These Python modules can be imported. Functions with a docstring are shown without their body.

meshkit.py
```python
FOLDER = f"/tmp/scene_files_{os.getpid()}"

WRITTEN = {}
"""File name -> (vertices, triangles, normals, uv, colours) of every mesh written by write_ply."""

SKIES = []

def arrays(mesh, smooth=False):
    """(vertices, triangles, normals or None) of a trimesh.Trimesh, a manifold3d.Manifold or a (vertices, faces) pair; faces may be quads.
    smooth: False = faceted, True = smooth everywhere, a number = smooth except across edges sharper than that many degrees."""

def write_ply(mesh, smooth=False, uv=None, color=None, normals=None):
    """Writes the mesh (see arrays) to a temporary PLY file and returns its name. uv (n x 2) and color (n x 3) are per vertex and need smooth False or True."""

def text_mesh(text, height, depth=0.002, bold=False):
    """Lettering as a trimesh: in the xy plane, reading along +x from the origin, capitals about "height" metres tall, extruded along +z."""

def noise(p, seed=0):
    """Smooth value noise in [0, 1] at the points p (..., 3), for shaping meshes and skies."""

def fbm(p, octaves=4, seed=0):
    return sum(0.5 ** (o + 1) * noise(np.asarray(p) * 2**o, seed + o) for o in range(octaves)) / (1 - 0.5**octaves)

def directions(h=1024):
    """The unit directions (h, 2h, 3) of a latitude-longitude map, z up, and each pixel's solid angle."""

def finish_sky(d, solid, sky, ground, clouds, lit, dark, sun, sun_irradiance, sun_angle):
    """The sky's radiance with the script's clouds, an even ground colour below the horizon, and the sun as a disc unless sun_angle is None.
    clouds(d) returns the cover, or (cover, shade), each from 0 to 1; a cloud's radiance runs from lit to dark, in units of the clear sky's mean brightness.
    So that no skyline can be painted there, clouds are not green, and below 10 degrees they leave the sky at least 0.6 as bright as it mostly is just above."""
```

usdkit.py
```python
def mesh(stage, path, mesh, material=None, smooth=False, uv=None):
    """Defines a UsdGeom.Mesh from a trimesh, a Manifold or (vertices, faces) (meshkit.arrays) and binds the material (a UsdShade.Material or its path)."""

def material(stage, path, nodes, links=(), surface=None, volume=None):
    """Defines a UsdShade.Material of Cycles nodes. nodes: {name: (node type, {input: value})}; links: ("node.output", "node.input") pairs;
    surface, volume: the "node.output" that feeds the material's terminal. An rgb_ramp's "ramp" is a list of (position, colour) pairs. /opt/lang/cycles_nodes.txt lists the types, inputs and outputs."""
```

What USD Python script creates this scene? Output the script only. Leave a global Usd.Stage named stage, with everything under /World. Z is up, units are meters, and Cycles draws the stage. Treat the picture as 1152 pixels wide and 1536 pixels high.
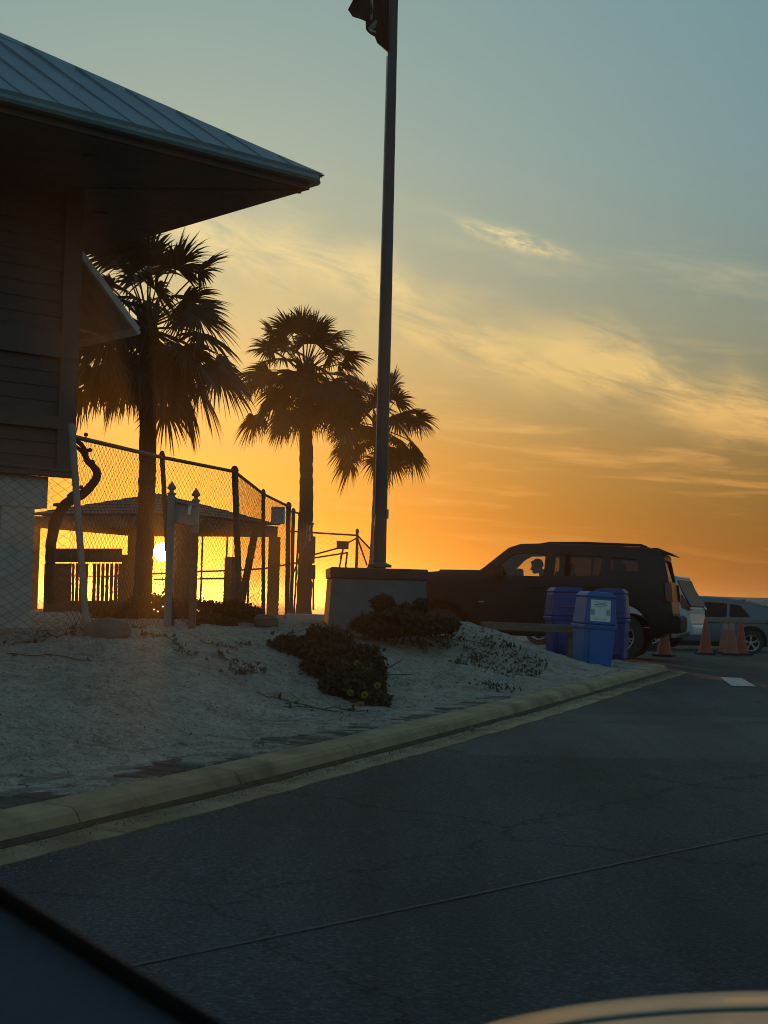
import math, random, numpy as np, trimesh, usdkit, meshkit
import manifold3d as m3
from scipy.interpolate import RBFInterpolator, splprep, splev
from scipy.spatial import cKDTree
from shapely.geometry import Polygon, Point, LineString
from pxr import Usd, UsdGeom, UsdLux, UsdShade, Gf, Sdf
stage = Usd.Stage.CreateInMemory()
UsdGeom.Xform.Define(stage, '/World')
UsdGeom.Scope.Define(stage, '/World/Looks')
rng = np.random.default_rng(7); random.seed(7)

# ------------------------------------------------------------------ camera, sky, sun, exposure
F, ROLL, PITCH, CZ = 2300.0, .0253, (905 - 768) / 2300.0, .85
def ray(x, y):
    u, v = (x - 576) / F, -(y - 768) / F
    a, b = u * math.cos(ROLL) - v * math.sin(ROLL), u * math.sin(ROLL) + v * math.cos(ROLL)
    return np.array([a, math.cos(PITCH) - b * math.sin(PITCH), math.sin(PITCH) + b * math.cos(PITCH)])
def at(x, y, Y):                       # the point at depth Y seen at photo pixel (x, y)
    d = ray(x, y); return np.array([0, 0, CZ]) + d * (Y / d[1])
cam = UsdGeom.Camera.Define(stage, '/World/camera')
cam.CreateHorizontalApertureAttr(36.0); cam.CreateFocalLengthAttr(36.0 * F / 1152)
cam.CreateClippingRangeAttr((0.05, 100000.0))
def unit(v): v = np.asarray(v, float); return v / np.linalg.norm(v)
_f, _r, _u = unit(ray(576, 768)), unit(ray(577, 768) - ray(576, 768)), unit(ray(576, 767) - ray(576, 768))
def mat4(x, y, z, t): return Gf.Matrix4d(*[float(v) for row in ((*x, 0), (*y, 0), (*z, 0), (*t, 1)) for v in row])
cam.AddTransformOp().Set(mat4(_r, _u, -_f, (0, 0, CZ)))
cam.CreateExposureAttr(0.0); cam.CreateFStopAttr(19.0); cam.CreateFocusDistanceAttr(22.0)

SUN = unit(ray(244, 828))
SUN_EL, SUN_AZ = math.asin(SUN[2]), math.atan2(SUN[0], SUN[1])
HAZE = .0006
SKY = .12
dome = UsdLux.DomeLight.Define(stage, '/World/sky')
N = {'t': ('sky_texture', dict(sky_type='single_scattering', sun_disc=False, sun_elevation=SUN_EL, sun_rotation=SUN_AZ, air_density=1.0, aerosol_density=1.0, ozone_density=1.0)),
     'pos': ('texture_coordinate', {}), 'xyz': ('separate_xyz', {}),
     'az': ('math', dict(math_type='arctan2')), 'el': ('math', dict(math_type='arcsine'))}
L = [('pos.generated', 'xyz.vector'), ('xyz.x', 'az.value1'), ('xyz.y', 'az.value2'), ('xyz.z', 'el.value1')]
def mth(name, op, a, b=None, c=None, clamp=False):
    d = dict(math_type=op, use_clamp=clamp)
    for k, v in (('value1', a), ('value2', b), ('value3', c)):
        if isinstance(v, str): L.append((v, f'{name}.{k}'))
        elif v is not None: d[k] = v
    N[name] = ('math', d); return name + '.value'
# how the air of that evening tints the clear sky, by height above the horizon
N['elr'] = ('map_range', dict(from_min=0.0, from_max=.6, to_min=0.0, to_max=1.0, clamp=True)); L.append(('el.value', 'elr.value'))
N['tint'] = ('rgb_ramp', {'ramp': [(0, (.22, .185, .30)), (.045, (.22, .18, .20)), (.10, (.27, .245, .20)), (.167, (.40, .405, .34)), (.26, (.55, .72, .80)), (.37, (.64, 1.0, 1.24)), (.48, (.77, 1.30, 1.62)), (.635, (.98, 1.65, 1.90)), (1, (1.0, 1.70, 2.05))]}); L.append(('elr.result', 'tint.fac'))
N['g'] = ('mix_color', dict(blend_type='multiply', fac=1.0, use_clamp=False)); L += [('t.color', 'g.a'), ('tint.color', 'g.b')]
# thin high clouds: one long band, one wisp, low streaks
def cloudnoise(name, sa, se, w, detail=6.0, rough=.6, dist=.6, tilt=.29):
    N[name + 'v'] = ('combine_xyz', dict(z=w)); N[name] = ('noise_texture', dict(scale=1.0, detail=detail, roughness=rough, distortion=dist))
    sh = mth(name + 's', 'multiply_add', 'az.value', tilt, 'el.value')
    L.extend([(mth(name + 'a', 'multiply', 'az.value', sa), name + 'v.x'), (mth(name + 'e', 'multiply', sh, se), name + 'v.y'), (name + 'v.vector', name + '.vector')])
    return name + '.fac'
def ramp01(name, src, lo, hi):
    N[name] = ('map_range', dict(range_type='smoothstep', from_min=lo, from_max=hi, to_min=0.0, to_max=1.0, clamp=True)); L.append((src, name + '.value')); return name + '.result'
band_d = mth('bd', 'subtract', mth('bl', 'multiply_add', 'az.value', .29, 'el.value'), .195)
band_n = cloudnoise('n0', 6, 10, 4.0, 3.0)
band_d2 = mth('bd2', 'absolute', mth('bd1', 'add', band_d, mth('bw', 'multiply_add', band_n, .09, -.045)))
band = mth('bm', 'multiply', ramp01('bg', band_d2, .034, .0), ramp01('bn', cloudnoise('n1', 14, 52, 1.0, 10.0, .68, .35), .30, .60))
wx = mth('wx', 'divide', mth('wx0', 'subtract', 'az.value', .083), .044)
wy = mth('wy', 'divide', mth('wy0', 'subtract', mth('wy1', 'multiply_add', 'az.value', .27, 'el.value'), .2585), .0085)
wr = mth('wr', 'sqrt', mth('wr0', 'add', mth('wxx', 'multiply', wx, wx), mth('wyy', 'multiply', wy, wy)))
wisp = mth('wm', 'multiply', ramp01('wg', wr, 1.15, .1), ramp01('wn', cloudnoise('n2', 45, 150, 2.5, 10.0, .70, .3), .36, .62))
low = mth('lm', 'multiply', ramp01('ln', cloudnoise('n3', 8, 80, 7.7, 8.0, .6, .4, .06), .50, .72), mth('lw', 'multiply', ramp01('l0', 'el.value', .02, .05), ramp01('l1', 'el.value', .20, .11)))
veil = mth('vm', 'multiply', ramp01('vn', cloudnoise('n4', 6, 30, 11.2, 7.0, .62, .4, .2), .45, .8), mth('vw', 'multiply', ramp01('v0', 'el.value', .08, .15), ramp01('v1', 'el.value', .30, .2)))
cl = mth('c3', 'add', mth('c2', 'add', mth('c1', 'multiply', band, 1.0), mth('c1b', 'multiply', wisp, 1.0)), mth('c4', 'add', mth('c5', 'multiply', low, .65), mth('c6', 'multiply', veil, .32)), clamp=True)
N['cc'] = ('rgb_ramp', {'ramp': [(0, (6.4, 2.6, .3)), (.12, (6.4, 2.8, .6)), (.25, (6.4, 4.4, 1.6)), (.45, (6.9, 6.0, 3.2)), (1, (6, 6, 5))]}); L.append(('elr.result', 'cc.fac'))
N['cm'] = ('mix_color', dict(blend_type='mix', use_clamp=False)); L += [(cl, 'cm.fac'), ('g.result', 'cm.a'), ('cc.color', 'cm.b')]
# the sun itself and the bright air just round it
N['sv'] = ('vector_math', dict(vector_math_type='subtract', vector2=tuple(map(float, SUN)))) if False else ('vector_math', dict(math_type='distance', vector2=tuple(map(float, SUN))))
L.append(('pos.generated', 'sv.vector1'))
disc = ramp01('sdc', 'sv.value', .0062, .0048)
glow = mth('gl', 'power', ramp01('gl0', 'sv.value', .30, 0.0), 26.0)
N['dc'] = ('mix_color', dict(blend_type='mix', use_clamp=False, a=(0., 0., 0.), b=(1500., 900., 260.))); L.append((disc, 'dc.fac'))
N['gc'] = ('mix_color', dict(blend_type='mix', use_clamp=False, a=(0., 0., 0.), b=(7., 2.6, .1))); L.append((glow, 'gc.fac'))
N['s1'] = ('mix_color', dict(blend_type='add', fac=1.0, use_clamp=False)); L += [('cm.result', 's1.a'), ('gc.result', 's1.b')]
N['s2'] = ('mix_color', dict(blend_type='add', fac=1.0, use_clamp=False)); L += [('s1.result', 's2.a'), ('dc.result', 's2.b')]
N['b'] = ('background_shader', dict(strength=SKY)); L.append(('s2.result', 'b.color'))
UsdShade.MaterialBindingAPI.Apply(dome.GetPrim()).Bind(usdkit.material(stage, '/World/Looks/sky_air', N, L, surface='b.background'))
dome.GetPrim().SetCustomDataByKey('kind', 'structure')
sun = UsdLux.DistantLight.Define(stage, '/World/sun')
sun.CreateNormalizeAttr(True); sun.CreateIntensityAttr(.55); sun.CreateAngleAttr(.5); sun.CreateColorAttr((1.0, .34, .04))
_x = unit(np.cross([0, 0, 1], SUN)); sun.AddTransformOp().Set(mat4(_x, np.cross(SUN, _x), SUN, (0, 0, 0)))

# ------------------------------------------------------------------ materials
MATS = {}
def mat(name, color, rough=.7, vary=.25, scale=8.0, bump=0.0, bscale=40.0, metal=0.0, spec=.5, coat=0.0, stretch=(1, 1, 1), bdist=.02, color2=None, trans=0.0):
    n = {'c': ('texture_coordinate', {}), 'mp': ('mapping', dict(scale=stretch)), 'n': ('noise_texture', dict(scale=scale, detail=6.0, roughness=.6)),
         'p': ('principled_bsdf', dict(roughness=rough, metallic=metal, specular_ior_level=spec, coat_weight=coat))}
    a = np.array(color, float); b = np.array(color2, float) if color2 is not None else a * (1 + vary); a2 = a * (1 - vary) if color2 is None else a
    n['r'] = ('rgb_ramp', {'ramp': [(.3, tuple(a2)), (.7, tuple(np.minimum(b, .95)))]})
    l = [('c.object', 'mp.vector'), ('mp.vector', 'n.vector'), ('n.fac', 'r.fac'), ('r.color', 'p.base_color')]
    if bump:
        n['bn'] = ('noise_texture', dict(scale=bscale, detail=4.0, roughness=.6)); n['bu'] = ('bump', dict(strength=bump, distance=bdist))
        l += [('mp.vector', 'bn.vector'), ('bn.fac', 'bu.height'), ('bu.normal', 'p.normal')]
    s = 'p.BSDF'
    if trans:
        n['tr'] = ('translucent_bsdf', {}); n['mx'] = ('mix_closure', dict(fac=trans)); l += [('r.color', 'tr.color'), ('p.BSDF', 'mx.closure1'), ('tr.BSDF', 'mx.closure2')]; s = 'mx.closure'
    MATS[name] = usdkit.material(stage, '/World/Looks/' + name, n, l, surface=s)
def pane(name, tint, ior=1.5):
    MATS[name] = usdkit.material(stage, '/World/Looks/' + name, {'t': ('transparent_bsdf', dict(color=tint)), 'g': ('glossy_bsdf', dict(color=(.9, .9, .9), roughness=.02)), 'f': ('fresnel', dict(IOR=ior)), 'm': ('mix_closure', {})},
        [('f.fac', 'm.fac'), ('t.BSDF', 'm.closure1'), ('g.BSDF', 'm.closure2')], surface='m.closure')
mat('siding', (.075, .045, .036), .7, .2, 3, .25, 60, stretch=(1, 1, 6))
mat('siding_b', (.085, .052, .042), .7, .2, 4, .25, 60, stretch=(1, 1, 6))
mat('trim', (.085, .056, .045), .65, .15, 4, .2, 50)
mat('trim_pale', (.50, .49, .46), .65, .15, 6, .2, 50)
mat('soffit', (.11, .08, .066), .75, .2, 3, .2, 30)
mat('roof_metal', (.15, .20, .22), .5, .12, 2, .05, 20, metal=.35)
mat('gutter_metal', (.17, .24, .25), .45, .15, 3, .05, 20, metal=.3)
mat('shutter_paint', (.42, .36, .32), .6, .15, 6)
mat('pier_stucco', (.36, .345, .32), .9, .15, 5, .4, 80)
mat('door_wood', (.10, .05, .03), .7, .3, 5, .2, 40, stretch=(8, 8, 1))
MATS['sand'] = usdkit.material(stage, '/World/Looks/sand', {
    'g': ('geometry', {}), 'n': ('noise_texture', dict(scale=1.1, detail=6.0, roughness=.65)), 'm': ('noise_texture', dict(scale=9.0, detail=5.0, roughness=.7)), 'f': ('noise_texture', dict(scale=48.0, detail=3.0, roughness=.7)),
    'r': ('rgb_ramp', {'ramp': [(.3, (.25, .21, .165)), (.7, (.36, .31, .25))]}), 'r2': ('rgb_ramp', {'ramp': [(.32, (.62, .60, .57)), (.5, (1, 1, 1)), (.68, (1.18, 1.18, 1.18))]}), 'r3': ('rgb_ramp', {'ramp': [(.32, (.45, .44, .42)), (.46, (.95, .95, .95)), (.60, (1.1, 1.1, 1.1)), (.70, (1.5, 1.5, 1.5))]}),
    'a': ('mix_color', dict(blend_type='multiply', fac=1.0, use_clamp=False)), 'c': ('mix_color', dict(blend_type='multiply', fac=1.0, use_clamp=False)),
    'b': ('bump', dict(strength=.7, distance=.05)), 'b2': ('bump', dict(strength=.6, distance=.015)), 'p': ('principled_bsdf', dict(roughness=.95, specular_ior_level=.12))},
    [('g.position', 'n.vector'), ('g.position', 'm.vector'), ('g.position', 'f.vector'), ('n.fac', 'r.fac'), ('m.fac', 'r2.fac'), ('f.fac', 'r3.fac'), ('r.color', 'a.a'), ('r2.color', 'a.b'), ('a.result', 'c.a'), ('r3.color', 'c.b'), ('c.result', 'p.base_color'),
     ('m.fac', 'b.height'), ('f.fac', 'b2.height'), ('b.normal', 'b2.normal'), ('b2.normal', 'p.normal')], surface='p.BSDF')
mat('shell', (.62, .58, .5), .8, .3, 20)
mat('debris', (.13, .11, .085), .9, .4, 20)
mat('kerb_paint', (.275, .195, .105), .85, .42, 3, .5, 70, spec=.25)
mat('kerb_dirt', (.075, .055, .035), .95, .4, 9, .5, 60, spec=.1)
mat('brick_red', (.12, .09, .078), .9, .25, 12, .4, 90, spec=.2)
mat('brick_brown', (.135, .10, .085), .9, .25, 12, .4, 90, spec=.2)
mat('brick_dusty', (.24, .21, .19), .9, .25, 12, .4, 90, spec=.2)
mat('concrete', (.42, .41, .39), .9, .18, 5, .4, 60, spec=.2)
mat('road_paint', (.62, .62, .6), .7, .3, 14, .3, 90, color2=(.3, .3, .3))
mat('seam_tar', (.10, .10, .10), .8, .3, 20, .3, 90, spec=.3)
mat('palm_trunk', (.06, .045, .032), .9, .35, 14, .8, 30, stretch=(1, 1, 3))
mat('palm_leaf', (.030, .036, .013), .5, .3, 5, trans=.22)
mat('palm_dead', (.11, .075, .038), .8, .3, 6, trans=.2)
mat('leaf_bush', (.058, .064, .030), .6, .4, 6, trans=.25)
mat('leaf_dry', (.12, .095, .055), .8, .35, 6, trans=.2)
mat('stem', (.075, .06, .035), .85, .3, 10)
mat('petal', (.42, .30, .04), .6, .15, 20, trans=.2)
mat('flower_eye', (.10, .05, .02), .8, .2, 30)
mat('pole_metal', (.045, .05, .05), .5, .2, 3, .05, 30)
mat('steel', (.30, .30, .30), .45, .2, 6, .05, 40, metal=.8)
mat('galv', (.055, .045, .038), .7, .3, 10, .1, 60)
mat('flag_cloth', (.012, .013, .018), .85, .2, 4, .2, 80, trans=.12)
mat('flag_white', (.55, .52, .5), .85, .12, 8, trans=.15)
mat('rope', (.5, .48, .44), .9, .2, 60)
mat('planter_wall', (.125, .14, .142), .85, .12, 4, .5, 60, spec=.2)
mat('planter_cap', (.12, .07, .05), .85, .2, 6, .5, 60, spec=.2)
mat('weathered_wood', (.13, .105, .08), .9, .35, 5, .6, 40, stretch=(1, 1, 4))
mat('rail_wood', (.15, .125, .10), .9, .3, 4, .6, 40, stretch=(1, 6, 6))
mat('dark_wood', (.08, .06, .045), .85, .3, 5, .5, 40)
mat('shingle', (.045, .037, .032), .9, .3, 8, .5, 40)
mat('rock', (.15, .105, .085), .9, .25, 6, .7, 20)
mat('sign_white', (.62, .61, .58), .6, .08, 6)
mat('post_grey', (.21, .19, .16), .7, .2, 6)
mat('sign_face', (.20, .18, .15), .6, .25, 5)
mat('box_grey', (.40, .40, .40), .5, .12, 8)
mat('lamp_black', (.03, .03, .03), .5, .2, 8)
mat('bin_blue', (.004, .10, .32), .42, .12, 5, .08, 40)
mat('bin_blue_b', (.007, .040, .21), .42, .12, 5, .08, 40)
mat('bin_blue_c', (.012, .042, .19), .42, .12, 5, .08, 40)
mat('bin_flap', (.10, .11, .17), .45, .12, 8)
mat('paper', (.66, .68, .66), .7, .06, 10)
mat('ink', (.09, .10, .11), .8, .1, 10)
mat('ink_soft', (.30, .33, .33), .8, .1, 10)
mat('cone_orange', (.36, .06, .032), .55, .15, 8, .1, 40)
mat('cone_faded', (.32, .10, .06), .6, .2, 8, .1, 40)
mat('cone_band', (.30, .21, .18), .5, .15, 8)
mat('rubber', (.018, .018, .018), .8, .2, 20, .2, 60)
mat('car_black', (.009, .009, .008), .36, .1, 2, spec=.38)
mat('car_trim', (.010, .010, .009), .7, .15, 10, spec=.2)
mat('car_white', (.44, .48, .50), .3, .04, 2, coat=.5)
mat('car_grey', (.11, .13, .145), .35, .06, 2, metal=.35, coat=.5)
mat('car_dark', (.03, .03, .035), .35, .1, 2, coat=.5)
mat('dark_glass', (.012, .013, .014), .35, .1, 3, spec=.08)
mat('rim_metal', (.42, .43, .44), .35, .1, 6, metal=.8)
mat('tail_red', (.14, .010, .008), .3, .2, 20, coat=.5)
mat('seat_cloth', (.03, .028, .025), .8, .2, 20)
mat('chrome', (.6, .6, .6), .15, .05, 6, metal=1.0)
mat('skin', (.22, .12, .085), .6, .1, 10)
mat('hair', (.012, .009, .007), .6, .2, 30)
mat('shirt', (.05, .055, .065), .85, .15, 12)
mat('hood_paint', (.50, .50, .42), .28, .01, 2, metal=.75, coat=.3)
mat('hood_gap', (.012, .012, .013), .7, .1, 10)
mat('dash', (.016, .022, .03), .75, .12, 40, .15, 220)
mat('seal', (.003, .003, .003), .95, .1, 20, spec=.05)
pane('glass_clear', (.92, .92, .88)); pane('glass_tint', (.40, .39, .34)); pane('glass_shield', (.80, .78, .70))
# asphalt: fine stones, tyre-polished drift of tone, glints
MATS['asphalt'] = usdkit.material(stage, '/World/Looks/asphalt', {
    'g': ('geometry', {}), 'n': ('noise_texture', dict(scale=.35, detail=5.0, roughness=.6)), 'f': ('noise_texture', dict(scale=55.0, detail=3.0, roughness=.7)),
    'v': ('voronoi_texture', dict(scale=70.0)), 'vr': ('rgb_ramp', {'ramp': [(.0, (1, 1, 1)), (.55, (.9, .9, .9)), (.80, (.35, .35, .35)), (1, (.2, .2, .2))]}),
    'r': ('rgb_ramp', {'ramp': [(.3, (.042, .052, .056)), (.7, (.068, .082, .088))]}), 'r2': ('rgb_ramp', {'ramp': [(.36, (.66, .66, .66)), (.50, (.97, .97, .97)), (.58, (1.18, 1.18, 1.18)), (.68, (2.1, 2.1, 2.1))]}),
    'wm': ('mapping', dict(rotation=(0, 0, .32), scale=(1.1, .12, 1))), 'wn': ('noise_texture', dict(scale=1.0, detail=5.0, roughness=.6)), 'wr': ('rgb_ramp', {'ramp': [(.35, (.72, .72, .72)), (.5, (1, 1, 1)), (.66, (1.3, 1.28, 1.24))]}), 'm0': ('mix_color', dict(blend_type='multiply', fac=1.0, use_clamp=False)),
    'ck': ('voronoi_texture', dict(feature='distance_to_edge', scale=.33)), 'cd': ('noise_texture', dict(scale=2.2, detail=5.0, roughness=.7)), 'cx': ('mix_color', dict(blend_type='linear_light', fac=.35, use_clamp=False)), 'cr': ('rgb_ramp', {'ramp': [(0, (.35, .35, .35)), (.0035, (.55, .55, .55)), (.006, (1, 1, 1))]}), 'm1': ('mix_color', dict(blend_type='multiply', fac=.8, use_clamp=False)),
    'm': ('mix_color', dict(blend_type='multiply', fac=1.0, use_clamp=False)), 'b': ('bump', dict(strength=.5, distance=.010)), 'p': ('principled_bsdf', dict(roughness=.85, specular_ior_level=.15))},
    [('g.position', 'n.vector'), ('g.position', 'f.vector'), ('g.position', 'v.vector'), ('n.fac', 'r.fac'), ('f.fac', 'r2.fac'), ('r.color', 'm.a'), ('r2.color', 'm.b'), ('g.position', 'wm.vector'), ('wm.vector', 'wn.vector'), ('wn.fac', 'wr.fac'), ('m.result', 'm0.a'), ('wr.color', 'm0.b'), ('g.position', 'cd.vector'), ('g.position', 'cx.a'), ('cd.color', 'cx.b'), ('cx.result', 'ck.vector'), ('ck.distance', 'cr.fac'), ('m0.result', 'm1.a'), ('cr.color', 'm1.b'), ('m1.result', 'p.base_color'),
     ('v.distance', 'vr.fac'), ('vr.color', 'b.height'), ('b.normal', 'p.normal')], surface='p.BSDF')
MATS['sea'] = usdkit.material(stage, '/World/Looks/sea', {
    'g': ('geometry', {}), 'mp': ('mapping', dict(scale=(.6, .25, 1))), 'n': ('noise_texture', dict(scale=1.0, detail=6.0, roughness=.65)), 'b': ('bump', dict(strength=.8, distance=.35)),
    'p': ('principled_bsdf', dict(base_color=(.10, .10, .10), roughness=.25))},
    [('g.position', 'mp.vector'), ('mp.vector', 'n.vector'), ('n.fac', 'b.height'), ('b.normal', 'p.normal')], surface='p.BSDF')

# ------------------------------------------------------------------ building blocks
COUNT = {}
def numbered(parent, name):
    k = COUNT.get((parent, name), 0); COUNT[(parent, name)] = k + 1
    return f'{parent}/{name}' if k == 0 else f'{parent}/{name}_{k:03d}'
class H:                                # a prim and the place of its thing
    def __init__(s, prim, loc): s.prim, s.loc, s.path = prim, np.asarray(loc, float), str(prim.GetPath())
def tag(h, label=None, cat=None, group=None, kind=None):
    for k, v in (('label', label), ('category', cat), ('group', group), ('kind', kind)):
        if v: h.prim.SetCustomDataByKey(k, v)
    return h
def thing(name, label, cat, loc, group=None):
    loc = np.asarray(loc, float)
    x = UsdGeom.Xform.Define(stage, numbered('/World', name)); x.AddTranslateOp().Set(Gf.Vec3d(*map(float, loc)))
    return tag(H(x.GetPrim(), loc), label, cat, group)
def tm(m):
    if isinstance(m, m3.Manifold):
        q = m.to_mesh(); return trimesh.Trimesh(q.vert_properties[:, :3], q.tri_verts, process=False)
    if isinstance(m, (list, tuple)) and not isinstance(m[0], np.ndarray): return trimesh.util.concatenate([tm(q) for q in m])
    if isinstance(m, tuple):
        v, f = np.asarray(m[0], float), np.asarray(m[1], int)
        if f.shape[1] == 4: f = np.vstack([f[:, [0, 1, 2]], f[:, [0, 2, 3]]])
        return trimesh.Trimesh(v, f, process=False)
    return m
def obj(name, mesh, material, parent=None, smooth=False, label=None, cat=None, group=None, kind=None):
    m = tm(mesh).copy()
    if parent is None:
        b = m.bounds; loc = np.array([(b[0][0] + b[1][0]) / 2, (b[0][1] + b[1][1]) / 2, b[0][2]]); m.apply_translation(-loc)
        g = usdkit.mesh(stage, numbered('/World', name), m, MATS[material], smooth); UsdGeom.Xformable(g).AddTranslateOp().Set(Gf.Vec3d(*map(float, loc)))
        return tag(H(g.GetPrim(), loc), label, cat, group, kind)
    m.apply_translation(-parent.loc)
    g = usdkit.mesh(stage, numbered(parent.path, name), m, MATS[material], smooth)
    return tag(H(g.GetPrim(), parent.loc), label, cat, group, kind)
def struct(name, mesh, material, smooth=False):
    g = usdkit.mesh(stage, numbered('/World', name), tm(mesh), MATS[material], smooth)
    return tag(H(g.GetPrim(), (0, 0, 0)), kind='structure')
def frame(x, y=None, up=(0, 0, 1)):
    x = unit(x); u = np.asarray(up, float)
    if abs(x @ u) > .98: u = np.array([0, 1., 0])
    y = unit(np.cross(u, x)); return np.stack([x, y, np.cross(x, y)], 1)
def bar(a, b, w, h, up=(0, 0, 1), bev=0.0):   # a box from a to b; w across, h along up
    a, b = np.asarray(a, float), np.asarray(b, float); R = frame(b - a, up=up); Lg = np.linalg.norm(b - a)
    if bev:
        c = m3.CrossSection([[(-w/2, -h/2), (w/2, -h/2), (w/2, h/2), (-w/2, h/2)]]).offset(-bev, m3.JoinType.Square).offset(bev, m3.JoinType.Square)
        m = tm(m3.Manifold.extrude(c, Lg)); v = m.vertices.copy(); m.vertices = np.stack([v[:, 2] - Lg / 2, v[:, 0], v[:, 1]], 1)
    else: m = trimesh.creation.box([Lg, w, h])
    T = np.eye(4); T[:3, :3] = R; T[:3, 3] = (a + b) / 2; m.apply_transform(T); return m
def box(c, s, rz=0.0, bev=0.0):
    c = np.asarray(c, float); d = np.array([math.cos(rz), math.sin(rz), 0]) * s[0] / 2
    return bar(c - d, c + d, s[1], s[2], bev=bev)
def tube(points, r, sides=6, cap=True):
    p = np.asarray(points, float); n = len(p); r = np.broadcast_to(r, (n,))
    t = np.gradient(p, axis=0); t /= np.linalg.norm(t, axis=1, keepdims=True) + 1e-12
    a = np.cross(t, np.where(np.abs(t[:, 2:]) < .9, [0, 0, 1.], [1., 0, 0])); a /= np.linalg.norm(a, axis=1, keepdims=True) + 1e-12
    for i in range(1, n):
        q = a[i - 1] - t[i] * (a[i - 1] @ t[i])
        if np.linalg.norm(q) > 1e-6: a[i] = q / np.linalg.norm(q)
    b = np.cross(t, a); ang = np.arange(sides) * 2 * np.pi / sides
    v = (p[:, None] + r[:, None, None] * (np.cos(ang)[None, :, None] * a[:, None] + np.sin(ang)[None, :, None] * b[:, None])).reshape(-1, 3)
    i, j = np.meshgrid(np.arange(n - 1), np.arange(sides), indexing='ij')
    q = np.stack([i * sides + j, i * sides + (j + 1) % sides, (i + 1) * sides + (j + 1) % sides, (i + 1) * sides + j], -1).reshape(-1, 4)
    f = np.vstack([q[:, [0, 1, 2]], q[:, [0, 2, 3]]])
    if cap:
        v = np.vstack([v, p[0], p[-1]]); k = np.arange(sides)
        f = np.vstack([f, np.stack([(k + 1) % sides, k, np.full(sides, n * sides)], 1), np.stack([(n - 1) * sides + k, (n - 1) * sides + (k + 1) % sides, np.full(sides, n * sides + 1)], 1)])
    return trimesh.Trimesh(v, f, process=False)
def rod(a, b, r, r2=None, sides=8): return tube([a, b], [r, r if r2 is None else r2], sides)
def lathe(profile, c, sides=24):
    m = trimesh.creation.revolve(np.array(profile, float), sections=sides); m.apply_translation(c); return m
def prism(poly, y0, y1):               # polygon in (x, z), extruded along y
    if isinstance(poly, Polygon): rings = [list(poly.exterior.coords)[:-1]] + [list(i.coords)[:-1] for i in poly.interiors]
    else: rings = [list(poly)]
    return m3.Manifold.extrude(m3.CrossSection(rings, m3.FillRule.EvenOdd), y1 - y0).rotate((90, 0, 0)).translate((0, y1, 0))
def hullbox(c, s, r=.02, n=8):
    return m3.Manifold.batch_hull([m3.Manifold.sphere(r, n).translate((c[0] + a * (s[0] / 2 - r), c[1] + b * (s[1] / 2 - r), c[2] + d * (s[2] / 2 - r))) for a in (-1, 1) for b in (-1, 1) for d in (-1, 1)])
def copy(src, name, loc, rz, label, cat, group):
    x = UsdGeom.Xform.Define(stage, numbered('/World', name)); p = x.GetPrim()
    p.GetReferences().AddInternalReference(src.prim.GetPath()); p.SetInstanceable(True)
    UsdGeom.Xformable(x).ClearXformOpOrder(); x.GetPrim().GetAttribute('xformOp:translate').Set(Gf.Vec3d(*map(float, loc)))
    ops = [UsdGeom.XformOp(p.GetAttribute('xformOp:translate')), x.AddRotateZOp()]; ops[1].Set(float(rz)); x.SetXformOpOrder(ops)
    return tag(H(p, loc), label, cat, group)
def ss(t): t = np.clip(t, 0, 1); return t * t * (3 - 2 * t)

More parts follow.
